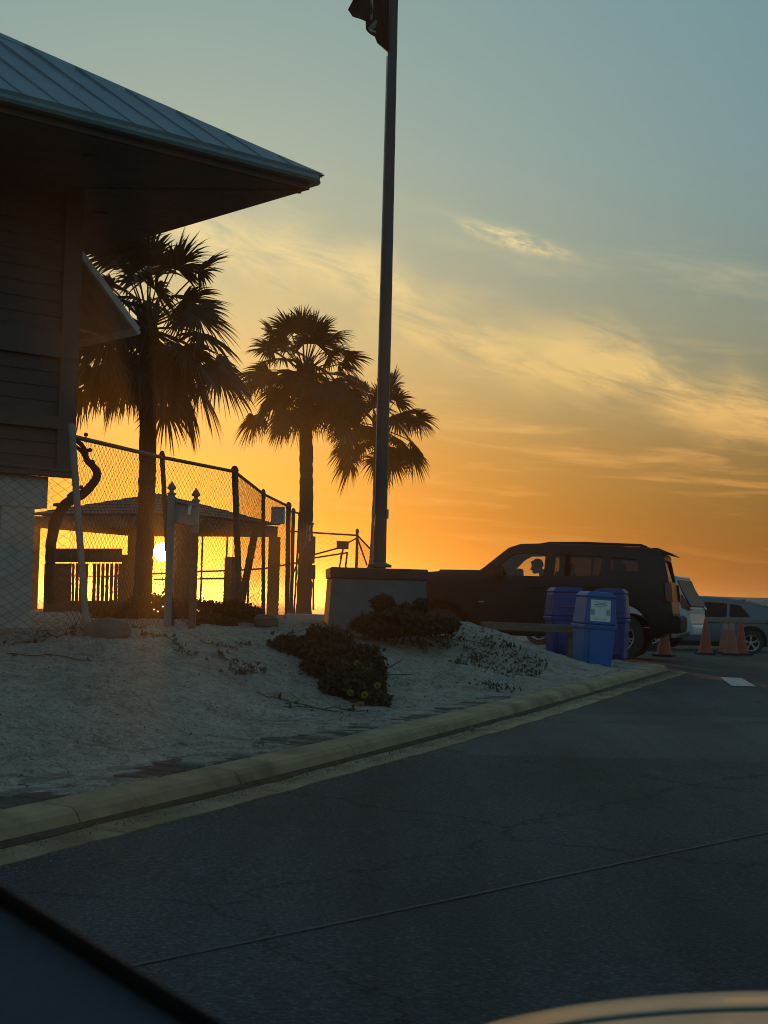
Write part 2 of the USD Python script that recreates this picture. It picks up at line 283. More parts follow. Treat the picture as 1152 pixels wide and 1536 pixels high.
# ------------------------------------------------------------------ ground: road, kerb, sand, sea
def zr(y):
    y = np.asarray(y, float)
    return -.30 * (1 - ss((y - 4) / 17)) - .43 * ss((y - 30) / 18)
def onroad(x, y, dz=0.0):
    d = ray(x, y); Y = 10.0
    for _ in range(40): Y = .5 * Y + .5 * (float(zr(Y)) + dz - CZ) / d[2] * d[1]
    return np.array([0, 0, CZ]) + d * Y / d[1]
G0 = np.array([onroad(*p)[:2] for p in [(0, 1303), (150, 1262), (300, 1225), (400, 1192), (560, 1147), (700, 1108), (860, 1066), (940, 1041), (1000, 1021), (1020, 1013.5), (1026, 1009.5)]])
d0 = unit(G0[2] - G0[0]); G0 = np.vstack([G0[0] - d0 * 7, G0[0] - d0 * 3.5, G0])
tck, _ = splprep(G0.T, s=.02, k=3); G1 = np.stack(splev(np.linspace(0, 1, 160), tck), 1)
e0 = unit(G1[-1] - G1[-2]); nl = np.array([-e0[1], e0[0]]); RN = .62
h0 = math.atan2(e0[1], e0[0]); cN = G1[-1] + nl * RN
arc = [cN + RN * np.array([math.cos(h0 - math.pi / 2 + t), math.sin(h0 - math.pi / 2 + t)]) for t in np.linspace(.06, math.radians(95), 16)]
G2 = np.vstack([G1, arc]); e1 = unit(G2[-1] - G2[-2])
G2 = np.vstack([G2, [G2[-1] + e1 * t + np.array([0, .25 * ss(t / 3)]) for t in np.linspace(.3, 6, 20)]])
ln = LineString(G2); GL = np.array([ln.interpolate(t).coords[0] for t in np.arange(0, ln.length, .1)])
tg = np.gradient(GL, axis=0); tg /= np.linalg.norm(tg, axis=1, keepdims=True); NL = np.stack([-tg[:, 1], tg[:, 0]], 1)
PROF = [(-.0, -.05), (0, .006), (.235, .010), (.258, .028), (.285, .078), (.315, .100), (.49, .112), (.515, .098), (.515, -.15)]
LIP = .515
kerb = thing('kerb', 'worn yellow painted concrete kerb and gutter curving along the sand bank', 'kerb', (GL[60][0], GL[60][1], 0))
step = 16
for k in range(0, len(GL) - 1, step):
    i0, i1 = k, min(k + step, len(GL) - 1)
    if i1 - i0 < 3: continue
    idx = np.arange(i0, i1 + 1); base = GL[idx].copy()
    base[0] += tg[i0] * .007; base[-1] -= tg[i1] * .007
    rows = []
    for (o, hh) in PROF:
        jit = .007 * (meshkit.fbm(np.stack([idx * .35, np.full(len(idx), o * 40), np.zeros(len(idx))], 1), 4, 3) - .5)
        p = base + NL[idx] * (o + jit[:, None] * (1.5 if 0 < o < .6 else 0) + (0 if o > .01 else (jit * 5)[:, None])); rows.append(np.column_stack([p, zr(p[:, 1]) + hh + jit]))
    V = np.stack(rows, 1); n, c = V.shape[:2]
    q = np.array([[a * c + b, (a + 1) * c + b, (a + 1) * c + b + 1, a * c + b + 1] for a in range(n - 1) for b in range(c - 1)])
    f = np.vstack([q[:, [0, 1, 2]], q[:, [0, 2, 3]]])
    _, ct = trimesh.creation.triangulate_polygon(Polygon(PROF), engine='earcut'); vp_ = np.array(PROF); pv = _; mp_ = [int(np.argmin(((vp_ - q_) ** 2).sum(1))) for q_ in pv]; ct = np.array([[mp_[i] for i in t] for t in ct])
    caps = np.vstack([ct, ct[:, ::-1] + (n - 1) * c])
    obj('kerb_stone', trimesh.Trimesh(V.reshape(-1, 3), np.vstack([f, caps]), process=False), 'kerb_paint', kerb, 22)
# the line of wet dirt that gathers at the foot of the kerb face
idx = np.arange(40, 240); wv = .012 + .05 * meshkit.fbm(np.stack([idx * .12, idx * 0, idx * 0], 1), 3, 5)
a_ = GL[idx] + NL[idx] * (.253); b_ = GL[idx] + NL[idx] * (.253 - wv)[:, None]
V = np.stack([np.column_stack([b_, zr(b_[:, 1]) + .0135]), np.column_stack([a_, zr(a_[:, 1]) + .033])], 1).reshape(-1, 3)
f = np.array([[2 * i, 2 * i + 2, 2 * i + 3, 2 * i + 1] for i in range(len(idx) - 1)])
obj('gutter_dirt', (V, f), 'kerb_dirt', kerb, True)

BACK = GL + NL * (LIP - .02)
ctrl = [(p[0], p[1], float(zr(p[1])) + .105) for p in BACK[::6]]
def cp(x, y, Y): p = at(x, y, Y); ctrl.append((p[0], p[1], p[2]))
BR = []                                 # brick strip just behind the kerb
for o, hh in ((.55, .10), (.95, .10)):
    for i in range(10, 150, 10): p = GL[i] + NL[i] * (LIP + o); ctrl.append((p[0], p[1], float(zr(p[1])) + hh + .02 * o))
for a in [(-120, 1000, 12), (0, 982, 13), (70, 968, 13.6), (130, 948, 13.8), (200, 946, 14.2), (300, 948, 15), (400, 955, 15.8), (500, 948, 18.2), (600, 945, 18.6), (560, 985, 16.3),
          (200, 1050, 10.6), (0, 1090, 9.3), (100, 1020, 11.2), (400, 1020, 13.2), (480, 960, 16.6), (660, 942, 18.6), (700, 934, 19.0), (742, 945, 19.4), (790, 965, 19.8), (822, 988, 20.0), (845, 1002, 20.2),
          (700, 985, 17.6), (760, 1010, 17.6), (640, 1020, 15.6), (845, 981, 22.4), (890, 1003, 20.4), (930, 991, 21.5)]: cp(*a)
ctrl += [(-8, 14, .4), (-4, 17, .42), (-8, 20, .5), (-3, 19, .56), (-1.9, 21, .58), (-1.6, 25, .55), (-4, 26, .55), (-8, 30, .5), (-2, 33, .48), (-6, 40, .45), (-2, 42, .44), (.3, 21.5, .5), (1.2, 21.3, .46), (-.2, 23.0, .35), (-14, 20, .5), (-14, 40, .45), (-20, 30, .45), (-14, 8, .3), (-9, 6, .1)]
C = np.array(ctrl); rbf = RBFInterpolator(C[:, :2], C[:, 2], smoothing=.002, kernel='linear', neighbors=40)
far_edge = GL[-1]
_fr = np.random.default_rng(31); FEET = []
for x0, y0, a0, n0 in ((-2.6, 8.4, 1.15, 12), (-2.0, 9.6, .55, 10), (-.9, 12.4, 1.3, 9), (.1, 14.2, 1.1, 8), (-3.3, 11.2, .2, 9), (1.2, 16.4, 1.3, 6), (-1.6, 13.0, 2.4, 8)):
    a = a0
    for k in range(n0):
        a += _fr.normal() * .12; x0 += .36 * math.cos(a); y0 += .36 * math.sin(a); sd_ = .10 * (-1) ** k; FEET.append((x0 - sd_ * math.sin(a), y0 + sd_ * math.cos(a), a + _fr.normal() * .2))
def sandz(x, y, rough=True):
    x, y = np.asarray(x, float), np.asarray(y, float); p = np.stack([x.ravel(), y.ravel()], 1)
    z = rbf(p)
    q = np.column_stack([p, np.zeros(len(p))])
    if rough: z = z + .07 * (meshkit.fbm(q * 1.6, 4, 11) - .5) + .05 * (meshkit.fbm(q * 5.5, 3, 12) - .5)
    if rough:
        for fx, fy, fa in FEET:
            near = (np.abs(p[:, 0] - fx) < .3) & (np.abs(p[:, 1] - fy) < .3)
            if near.any():
                u = (p[near, 0] - fx) * math.cos(fa) + (p[near, 1] - fy) * math.sin(fa); w = -(p[near, 0] - fx) * math.sin(fa) + (p[near, 1] - fy) * math.cos(fa); rr = np.sqrt((u / .15) ** 2 + (w / .075) ** 2)
                z[near] += -.042 * np.exp(-rr ** 2 * 1.4) + .016 * np.exp(-((rr - 1.45) / .35) ** 2)
    z = z - 2.2 * ss((p[:, 1] - 43 - 1.5 * meshkit.noise(q * .2, 4)) / 16)
    return z.reshape(x.shape)
isl = Polygon(np.vstack([BACK, [BACK[-1] + [-.2, 3.6], [-1.3, 30], [-1.0, 44], [-1.0, 62], [-70, 62], [-70, -8], BACK[0] + [-6, -2]]])).buffer(0)
def grid_in(poly, xs, ys, zf, drop):
    X, Y = np.meshgrid(xs, ys); Z = zf(X, Y)
    import shapely
    ins = shapely.contains_xy(poly, X.ravel(), Y.ravel()).reshape(X.shape)
    cell = ins[:-1, :-1] | ins[1:, :-1] | ins[:-1, 1:] | ins[1:, 1:]
    Z = np.where(ins, Z, Z - drop); n = X.shape[1]
    a, b = np.nonzero(cell); q = np.stack([a * n + b, a * n + b + 1, (a + 1) * n + b + 1, (a + 1) * n + b], 1)
    m = trimesh.Trimesh(np.stack([X.ravel(), Y.ravel(), Z.ravel()], 1), np.vstack([q[:, [0, 1, 2]], q[:, [0, 2, 3]]]), process=False)
    m.remove_unreferenced_vertices(); return m
xs = np.unique(np.concatenate([np.arange(-70, -12, 2.0), np.arange(-12, -6, .3), np.arange(-6, 4.6, .045), np.arange(4.6, 6, .3)]))
ys = np.unique(np.concatenate([np.arange(-8, 4, .4), np.arange(4, 24.5, .055), np.arange(24.5, 62, .35)]))
sand = struct('sand', grid_in(isl, xs, ys, sandz, .14), 'sand', True)
def gz(x, y): return float(sandz(np.array([x]), np.array([y]))[0])
# road and car park: one sheet
xs = np.concatenate([np.arange(-60, -8, 4.), np.arange(-8, 12, .5), np.arange(12, 90, 4.)]); ys = np.arange(-60, 72, .5)
X, Y = np.meshgrid(xs, ys); roadpoly = Polygon([(-60, -60), (86, -60), (86, 71), (-1.5, 71), (-1.5, 41), (-60, 41)])
struct('road', grid_in(roadpoly, xs, ys, lambda X, Y: zr(Y) - 1.6 * ss((Y - 58) / 12), 0.0), 'asphalt', True)
struct('ground', trimesh.creation.box([3000, 1562, .5], trimesh.transformations.translation_matrix([0, -750 + 31, -2.05])), 'sand')
struct('sea', (np.array([[-1500, 58, -1.55], [1500, 58, -1.55], [1500, 1550, -1.55], [-1500, 1550, -1.55]]), np.array([[0, 1, 2, 3]])), 'sea')
xs = np.arange(-6.0, 70, .8); ys = np.arange(55, 82, .6)
def dunez(X, Y):
    top = 1.60 * ss((X + 2.5) / 1.0) + .10 * (meshkit.noise(np.stack([X * .25, Y * .2, X * 0], -1), 6) - .9)
    return -1.7 + (top + 1.7) * ss(1 - np.abs(Y - 68) / 12.5)
X, Y = np.meshgrid(xs, ys); n_ = len(xs); a, b = np.meshgrid(np.arange(len(ys) - 1), np.arange(n_ - 1), indexing='ij'); q = np.stack([a * n_ + b, a * n_ + b + 1, (a + 1) * n_ + b + 1, (a + 1) * n_ + b], -1).reshape(-1, 4)
struct('dune', (np.stack([X, Y, dunez(X, Y)], -1).reshape(-1, 3), q), 'sand', True)
# the damp evening air over the beach
MATS['haze'] = usdkit.material(stage, '/World/Looks/haze', {'v': ('principled_volume', dict(color=(.95, .95, .95), density=HAZE, anisotropy=.85))}, [], volume='v.volume')
hz = obj('haze', trimesh.creation.box([3200, 3200, 14.8], trimesh.transformations.translation_matrix([0, 0, 11.5 - 7.4])), 'haze', None, kind='stuff', label='thin bright evening haze hanging over the beach and car park', cat='haze')
# a pale construction joint crossing the asphalt, and a worn painted bar
pts = [onroad(x, y) for x, y in [(-200, 1530), (60, 1480), (210, 1448), (420, 1402), (600, 1367), (760, 1333), (930, 1296), (1152, 1249), (1300, 1219)]]
tk, _ = splprep(np.array(pts)[:, :2].T, s=0.001, k=3); q = np.stack(splev(np.linspace(0, 1, 300), tk), 1)
tq = np.gradient(q, axis=0); tq /= np.linalg.norm(tq, axis=1, keepdims=True); nq = np.stack([-tq[:, 1], tq[:, 0]], 1)
jj = .006 * (meshkit.fbm(np.column_stack([np.arange(300) * .4, np.zeros(300), np.zeros(300)]), 3, 2) - .5); w = .006 + .004 * meshkit.noise(np.column_stack([np.arange(300) * .6, np.zeros(300), np.ones(300)]), 2)
a_, b_ = q + nq * (jj - w)[:, None], q + nq * (jj + w)[:, None]
V = np.stack([np.column_stack([a_, zr(a_[:, 1]) + .005]), np.column_stack([b_, zr(b_[:, 1]) + .005])], 1).reshape(-1, 3)
struct('road_seam', (V, np.array([[2 * i, 2 * i + 2, 2 * i + 3, 2 * i + 1] for i in range(299)])), 'seam_tar')
c = [onroad(x, y) for x, y in [(1080, 1016), (1112, 1017.5), (1134, 1030), (1098, 1029.5)]]
struct('painted_bar', (np.array(c) + [0, 0, .005], np.array([[0, 3, 2, 1]])), 'road_paint')
# bricks behind the kerb: a soldier course, then stretcher rows half lost under sand
def brick(c, t, n, lx, ly):
    z = float(zr(c[1])) + .109 + rng.uniform(-.006, .006); t3, n3 = np.array([*t, 0]), np.array([*n, 0])
    p = np.array([c[0], c[1], z - .03]); m = bar(p - t3 * lx / 2, p + t3 * lx / 2, ly, .06, bev=.005); return m
pav = thing('brick_paving', 'strip of dark brick paving half covered in sand behind the yellow kerb', 'paving', (BACK[80][0], BACK[80][1], float(zr(BACK[80][1]))))
acc, i = 0.0, 40
lnb = LineString(GL[30:190]); Lb = lnb.length
def along(s):
    p, p2 = np.array(lnb.interpolate(s).coords[0]), np.array(lnb.interpolate(s + .02).coords[0]); t = unit(p2 - p); return p, t, np.array([-t[1], t[0]])
for s in np.arange(1.0, 12.5, .112):
    p, t, n = along(s); obj('brick', brick(p + n * (LIP + .115), t, n, .105, .20), rng.choice(['brick_red', 'brick_brown', 'brick_red', 'brick_dusty']), pav)
for r in range(3):
    for s in np.arange(1.0 + .1 * (r % 2), 9.5 - r * 1.2, .21):
        p, t, n = along(s)
        if rng.random() < .9 - .22 * r: obj('brick', brick(p + n * (LIP + .275 + r * .108), t, n, .2, .1), rng.choice(['brick_red', 'brick_brown', 'brick_dusty', 'brick_dusty']), pav)

# ------------------------------------------------------------------ the raised beach house, left
A1 = math.radians(48.5); D1 = np.array([math.sin(A1), math.cos(A1), 0]); D2 = np.array([-math.cos(A1), math.sin(A1), 0]); Z3 = np.array([0, 0, 1.])
BC = at(109, 600, 17.0); BC[2] = 0; BC = np.array(BC)
def zat(y, x=110, Y=17.0): return float(at(x, y, Y)[2])
ZS = zat(282); ZB = zat(710); ZP = zat(765); ZG = gz(BC[0] - .5, BC[1]) - .3
house = thing('beach_house', 'raised wooden beach house with lap siding and wide metal hip roof', 'house', (BC[0], BC[1], ZG))
def bp(a, b, z): return BC - D1 * a + D2 * b + Z3 * z     # a metres left along the front, b metres back
LA, LB, OV = 8.0, 7.0, 1.82
wall = obj('wall', [bar(bp(.03, LB / 2, (ZB + ZS) / 2) , bp(LA, LB / 2, (ZB + ZS) / 2), LB - .06, ZS - ZB - .02)], 'siding', house)
# lap siding, board by board, on the face in view; trim belts between
b1t, b1b, b2t, b2b = zat(503), zat(541), zat(628), zat(647)
def lap(z0, z1, back=.02):
    n = max(1, round((z1 - z0) / .178)); h = (z1 - z0) / n
    for k in range(n):
        za, zb = z0 + k * h, z0 + (k + 1) * h + .012
        P = [bp(.20, -back, za), bp(LA, -back, za), bp(LA, -back + .014, zb), bp(.20, -back + .014, zb)]; Q = [p + D2 * .016 for p in P]
        v = np.array(P + Q); f = [[0, 1, 2, 3], [7, 6, 5, 4], [0, 4, 5, 1], [3, 2, 6, 7], [0, 3, 7, 4], [1, 5, 6, 2]]
        obj('siding_board', (v, np.array(f)), 'siding' if rng.random() < .6 else 'siding_b', wall)
lap(ZB + .005, b2b); lap(b2t, b1b); lap(b1t, ZS - .14)
for t_, b_ in ((b1t, b1b), (b2t, b2b)): obj('belt_board', bar(bp(-.012, -.035, (t_ + b_) / 2), bp(LA, -.035, (t_ + b_) / 2), .05, t_ - b_ - .004), 'trim', house)
obj('frieze_board', bar(bp(.0, -.03, ZS - .07), bp(LA, -.03, ZS - .07), .045, .13), 'trim', house)
obj('corner_board', [bar(bp(.10, -.030, ZB), bp(.10, -.030, ZS - .14), .045, .20, up=D1), bar(bp(-.022, .06, ZB), bp(-.022, .06, ZS - .002), .16, .04, up=D1)], 'trim', house)
obj('drip_board', bar(bp(-.02, -.04, ZB - .03), bp(LA, -.04, ZB - .03), .09, .06, bev=.008), 'trim', house)
obj('beam', [bar(bp(.26, .16, (ZB + ZP) / 2 - .03), bp(LA, .16, (ZB + ZP) / 2 - .03), .30, ZB - ZP - .06), bar(bp(.42, .33, (ZB + ZP) / 2 - .03), bp(.42, LB - .2, (ZB + ZP) / 2 - .03), .30, ZB - ZP - .06)], 'pier_stucco', house)
for a, b in ((.60, .22), (3.4, .22), (6.4, .22), (.60, 3.4), (.60, 6.4)): obj('pier', hullbox(bp(a, b, (ZP + ZG) / 2 - .03), (.5, .5, ZP - ZG - .06), .015) if False else bar(bp(a, b, ZG), bp(a, b, ZP - .002), .40, .40, up=D1, bev=.015), 'pier_stucco', house)
dr = obj('door', bar(bp(1.42, .24, ZG + .1), bp(1.42, .24, ZP - .01), .05, 1.12, up=D1), 'door_wood', house)
for k in range(5): obj('door_plank', bar(bp(.97 + .22 * k, .205, ZG + .12), bp(.97 + .22 * k, .205, ZP - .06), .02, .205, up=D1), 'door_wood', dr)
obj('enclosure_wall', bar(bp(2.1, .30, (ZP + ZG) / 2), bp(LA, .30, (ZP + ZG) / 2), .1, ZP - ZG - .02), 'siding', house)
# soffit, fascia, gutter, roof
EC = lambda a, b, z: BC + D1 * OV - D2 * OV - D1 * a + D2 * b + Z3 * z   # from the eave corner
WA, WB_ = LA + 2 * OV, LB + 2 * OV
obj('soffit', [bar(EC(0.05, OV / 2, ZS + .012), EC(WA, OV / 2, ZS + .012), OV - .05, .02), bar(EC(OV / 2, OV + .003, ZS + .012), EC(OV / 2, WB_, ZS + .012), OV - .05, .02)], 'soffit', house)
for k in range(14): # beaded boards of the soffit
    obj('soffit_board', bar(EC(.06 + .132 * k + .06, max(.07, .0) + (OV if False else 0.02 + .132 * k), ZS - .004), EC(.06 + .132 * k + .06, WB_, ZS - .004), .126, .012), 'soffit', house)
    obj('soffit_board', bar(EC(.06 + .132 * k + .13, .08 + .132 * k, ZS - .004), EC(WA, .08 + .132 * k, ZS - .004), .126, .012), 'soffit', house)
obj('mitre_board', bar(EC(.06, .06, ZS - .018), EC(OV, OV, ZS - .018), .11, .014), 'soffit', house)
for px, py in ((135, 236), (150, 321)):
    p = at(px, py, 1.0) - [0, 0, CZ]; q = np.array([0, 0, CZ]) + p * ((ZS - .02 - CZ) / p[2]); obj('soffit_light', lathe([(0, 0), (.07, 0), (.085, .01), (.085, .03), (0, .03)], q - [0, 0, .012], 16), 'lamp_black', house)
FH = .20
obj('fascia', [bar(EC(0, 0, ZS + FH / 2), EC(WA, 0, ZS + FH / 2), .04, FH), bar(EC(.022, .0225, ZS + FH / 2), EC(.022, WB_, ZS + FH / 2), .04, FH - .004)], 'trim', house)
gp = [(0, 0), (.105, 0), (.13, .03), (.115, .07), (.13, .105), (.122, .108), (.10, .07), (.118, .035), (.10, .008), (0, .008)]
def gutter(a0, b0, a1, b1, out):
    P0, P1 = EC(a0, b0, ZS + FH - .125), EC(a1, b1, ZS + FH - .125); ring = np.array([[out * x + Z3 * z for x, z in gp]])[0]
    v = np.vstack([P0 + ring + out * .02, P1 + ring + out * .02]); n = len(gp)
    return trimesh.Trimesh(v, [t for i in range(n) for t in ([i, (i + 1) % n, n + (i + 1) % n], [i, n + (i + 1) % n, n + i])] + [[0, i + 1, i] for i in range(1, n - 1)], process=False)
obj('gutter', [gutter(-.03, 0, WA, 0, -D2), gutter(0, -.03, 0, WB_, D1)], 'gutter_metal', house)
SL = math.tan(math.radians(31.3)); ZR = ZS + FH + .02
def rp(a, b, dz=0): return EC(a, b, ZR + SL * max(0., b) + dz)       # on the front slope
pw, over = .41, .11
roof = obj('roof', (np.array([EC(-over, -over, ZR - .03), EC(WA, -over, ZR - .03), EC(WA - WB_ / 2, WB_ / 2, ZR + SL * WB_ / 2 - .03), EC(WB_ / 2, WB_ / 2, ZR + SL * WB_ / 2 - .03), EC(-over, WB_, ZR - .03), EC(WA, WB_ , ZR - .03)]),
    np.array([[0, 1, 2], [0, 2, 3], [0, 3, 4], [5, 4, 3], [5, 3, 2], [1, 5, 2], [0, 4, 5], [0, 5, 1]])), 'roof_metal', house)
for k in range(28):
    a0, a1 = -over + k * pw + .004, -over + (k + 1) * pw - .004
    if a1 > WA: break
    top = lambda a: min(a, WB_ / 2, WA - a)
    v = np.array([EC(a0, -over, ZR - SL * over), EC(a1, -over, ZR - SL * over), EC(a1, max(-over, top(a1)), ZR + SL * top(a1)), EC(a0, max(-over, top(a0)), ZR + SL * top(a0))]); v = np.vstack([v + Z3 * .004, v - Z3 * .012])
    obj('roof_panel', (v, np.array([[0, 1, 2, 3], [7, 6, 5, 4], [0, 4, 5, 1], [1, 5, 6, 2], [2, 6, 7, 3], [3, 7, 4, 0]])), 'roof_metal', roof)
    if top(a1) > 0: obj('roof_seam', bar(EC(a1 + .004, -over - .005, ZR - SL * over + .02), EC(a1 + .004, top(a1) - .12, ZR + SL * (top(a1) - .12) + .02), .022, .045), 'roof_metal', roof)
hp = [EC(-over - .02, -over - .02, ZR - SL * over + .012), EC(WB_ / 2, WB_ / 2, ZR + SL * WB_ / 2 + .012)]
q0, q1 = -over - .02, WB_ / 2
hc_ = [EC(q0, q0, ZR + SL * q0 + .03), EC(q1, q1, ZR + SL * q1 + .03), EC(q0 + .17, q0, ZR + SL * q0 + .012), EC(q1 + .17, q1, ZR + SL * q1 + .012), EC(q0, q0 + .17, ZR + SL * q0 + .012), EC(q1, q1 + .17, ZR + SL * q1 + .012)]
obj('hip_cap', (np.array(hc_), np.array([[0, 2, 3], [0, 3, 1], [0, 1, 5], [0, 5, 4], [2, 4, 5], [2, 5, 3], [0, 4, 2], [1, 3, 5]])), 'gutter_metal', roof)
# top hung louvred shutter on the far side wall, propped open
st0, sb0 = at(120, 374, 17.15), at(206, 497, 17.75)
out = np.array([(sb0 - st0) @ D1, 0]); hd = D1 * out[0]; dz = sb0[2] - st0[2]
SP = BC + D1 * .05 + D2 * .12; SP[2] = st0[2]
def sp(u, w): return SP + (hd + Z3 * dz) * u + D2 * w
SWD = 1.35
sh = obj('shutter', [bar(sp(0, w), sp(1, w), .05, .07, up=np.cross(D2, hd + Z3 * dz)) for w in (0.0, SWD)] + [bar(sp(u, 0), sp(u, SWD), .05, .10, up=hd + Z3 * dz) for u in (.02, 1.0)], 'trim_pale', house)
for k in range(27):
    u = .06 + k * .0345; obj('slat', bar(sp(u, .03), sp(u + .0, SWD - .03), .010, .050, up=unit(unit(hd + Z3 * dz) * .55 + unit(np.cross(D2, hd + Z3 * dz)) * .84)), 'shutter_paint', sh)
obj('prop_stick', rod(BC + D1 * .03 + D2 * .75 + Z3 * zat(468), sp(.97, .78), .016), 'trim_pale', house)

# ------------------------------------------------------------------ chain link fences
def mesh_wires(P0, P1, z0f, z1f, cell=.065, hh=.042, r=.0027):
    P0, P1 = np.asarray(P0, float), np.asarray(P1, float); Ln = np.linalg.norm((P1 - P0)[:2]); n = int(Ln / cell); V, Fc = [], []
    e = unit(np.array([*(P1 - P0)[:2], 0])); nn = np.array([-e[1], e[0], 0])
    for i in range(n):
        s = (i + .5) * cell; za, zb = z0f(s / Ln), z1f(s / Ln); m = int((zb - za) / hh) + 1
        z = np.linspace(za, zb, m); k = np.arange(m)
        ss_ = (i + ((k + i) % 2)) * cell; p = np.array([P0[0], P0[1], 0]) + e * ss_[:, None] + nn * ((((k + i) % 2) - .5) * .004)[:, None]; p[:, 2] = z
        o = np.array([e * r + Z3 * 0, -e * .5 * r + nn * .87 * r, -e * .5 * r - nn * .87 * r]); vv = (p[:, None] + o[None]).reshape(-1, 3); b = sum(len(x) for x in V)
        a, c = np.meshgrid(np.arange(m - 1), np.arange(3), indexing='ij'); q = np.stack([a * 3 + c, a * 3 + (c + 1) % 3, (a + 1) * 3 + (c + 1) % 3, (a + 1) * 3 + c], -1).reshape(-1, 4) + b
        V.append(vv); Fc.append(np.vstack([q[:, [0, 1, 2]], q[:, [0, 2, 3]]]))
    return trimesh.Trimesh(np.vstack(V), np.vstack(Fc), process=False)
def post(fence, top, r=.03, lean=(0, 0), cap=True, m='galv'):
    b = np.array([top[0] + lean[0], top[1] + lean[1], 0]); b[2] = gz(b[0], b[1]) - .15
    obj('post', [rod(b, top, r)] + ([lathe([(0, .05), (r * .7, .04), (r * 1.25, .0), (r * 1.25, -.04), (0, -.04)], top, 10)] if cap else []), m, fence, 40)
tA, t1, tB, t2, tC = at(110, 650, 14.0), at(243, 682, 17.4), at(352, 704, 20.0), at(395, 738, 23.6), at(433, 757, 26.6)
fence = thing('chain_link_fence', 'tall rusty chain link fence running from the house back past the pavilion', 'fence', (tB[0], tB[1], gz(tB[0], tB[1])))
leanA = at(132, 935, 14.0) - at(107, 635, 14.0)
pA = at(107, 636, 14.0); obj('post', rod(pA, np.array([pA[0] + leanA[0], pA[1], gz(pA[0] + leanA[0], pA[1]) - .1]), .032, sides=10), 'post_grey', fence, 40, label='pale leaning fence post')
for t_, r_, lx in ((t1, .028, .19), (tB, .042, .14), (t2, .03, .07), (tC, .042, .03)): post(fence, t_, r_, (lx, 0))
for a, b in ((tA, t1), (t1, tB), (tB, t2), (t2, tC)):
    obj('top_rail', rod(a - Z3 * .03, b - Z3 * .03, .022), 'galv', fence, 40)
    w0 = lambda s, a=a, b=b: float(gz(*(a + (b - a) * s)[:2])) + .02; w1 = lambda s, a=a, b=b: float((a + (b - a) * s)[2]) - .03
    obj('wire_mesh', mesh_wires(a, b, w0, w1), 'galv', fence, kind='stuff')
left = np.array([pA[0] - 2.6, pA[1] - 1.1, 0]); zl = at(60, 706, 14.0)[2]
fl = thing('chain_link_fence', 'lower chain link fence crossing in front of the pale pier of the house', 'fence', (left[0] / 2 + pA[0] / 2, pA[1] - .5, gz(*left[:2])))
a0 = np.array([pA[0] + .03, pA[1], zl]); l0 = np.array([left[0], left[1], zl + .1])
obj('top_rail', rod(a0, l0, .018), 'galv', fl, 40); post(fl, l0, .03)
obj('wire_mesh', mesh_wires(a0, l0, lambda s: float(gz(*(a0 + (l0 - a0) * s)[:2])) + .02, lambda s: zl + .1 * s, r=.0036), 'galv', fl, kind='stuff')
# far fence with a sagging gate
ff = thing('chain_link_fence', 'far chain link fence with sagging gate between second palm and flagpole', 'fence', (-1.6, 33, .48))
fa, fb, fc = at(436, 797, 34), at(536, 803, 34), at(558, 826, 36)
post(ff, at(536, 796, 34), .032); post(ff, at(463, 770, 30), .02); post(ff, at(440, 766, 28), .035, (.02, 0)); post(ff, at(449, 771, 28.3), .018, (-.05, 0)); post(ff, fc, .025)
obj('top_rail', rod(fa, fb, .02), 'galv', ff, 40); obj('top_rail', rod(fb, fc, .02), 'galv', ff, 40)
obj('top_rail', rod(at(440, 768, 28), at(456, 772, 29), .018), 'galv', ff, 40)
obj('brace', rod(fb - Z3 * .05, at(552, 852, 34.5), .018), 'galv', ff, 40); obj('brace', rod(at(470, 785, 30), at(440, 860, 29), .016), 'galv', ff, 40)
ga, gb, gc = at(452, 837, 33), at(508, 822, 33), at(537, 806, 33.6)
obj('gate_rail', rod(ga, gb, .018), 'galv', ff, 40); obj('gate_rail', rod(gb, gc, .018), 'galv', ff, 40); obj('gate_rail', rod(at(452, 840, 33), at(521, 829, 33), .018), 'galv', ff, 40)
obj('gate_post', rod(at(521, 828, 33), at(512, 905, 33), .02), 'galv', ff, 40); obj('gate_post', rod(at(515, 822, 33), at(498, 905, 33), .018), 'galv', ff, 40)
obj('wire_mesh', [mesh_wires(fa, fb, lambda s: gz(-1.8, 33) + .0, lambda s: fa[2] + (fb - fa)[2] * s, .075, .05, .0026), mesh_wires(fb, fc, lambda s: .3, lambda s: fb[2] + (fc - fb)[2] * s, .075, .05, .0026)], 'galv', ff, kind='stuff')
obj('low_rail', rod(at(300, 868, 34), at(345, 867, 34), .018), 'galv', ff, 40)
bf = thing('chain_link_fence', 'beach side chain link fence seen under the pavilion roof', 'fence', (-4, 34.5, .48))
q = [at(205, 862, 34.5), at(303, 857, 34.5), at(345, 856, 34.5), at(395, 853, 34.3), at(452, 843, 34)]
for a, b in zip(q[:-1], q[1:]): obj('top_rail', rod(a, b, .02), 'galv', bf, 40)
obj('mid_rail', rod(at(230, 869, 34.4), at(366, 868, 34.4), .017), 'galv', bf, 40)
for p in (at(304, 803, 34.5), at(341, 803, 34.5), q[3], at(373, 862, 34.5)): post(bf, p, .022, cap=False)
a0, a1 = q[0], q[4]; obj('wire_mesh', mesh_wires(a0, a1, lambda s: .45, lambda s: float(np.interp(s, [0, .4, .57, .77, 1], [p[2] for p in q])), .075, .05, .0026), 'galv', bf, kind='stuff')
s_ = obj('sign', [hullbox(at(417, 773, 26.0), (.235, .03, .29), .012)], 'sign_white', None, label='pale blank sign panel wired high on the chain link fence corner', cat='sign')
lamp = thing('solar_lamp', 'small black box lamp perched above the sagging fence gate', 'lamp', at(514, 824, 33))
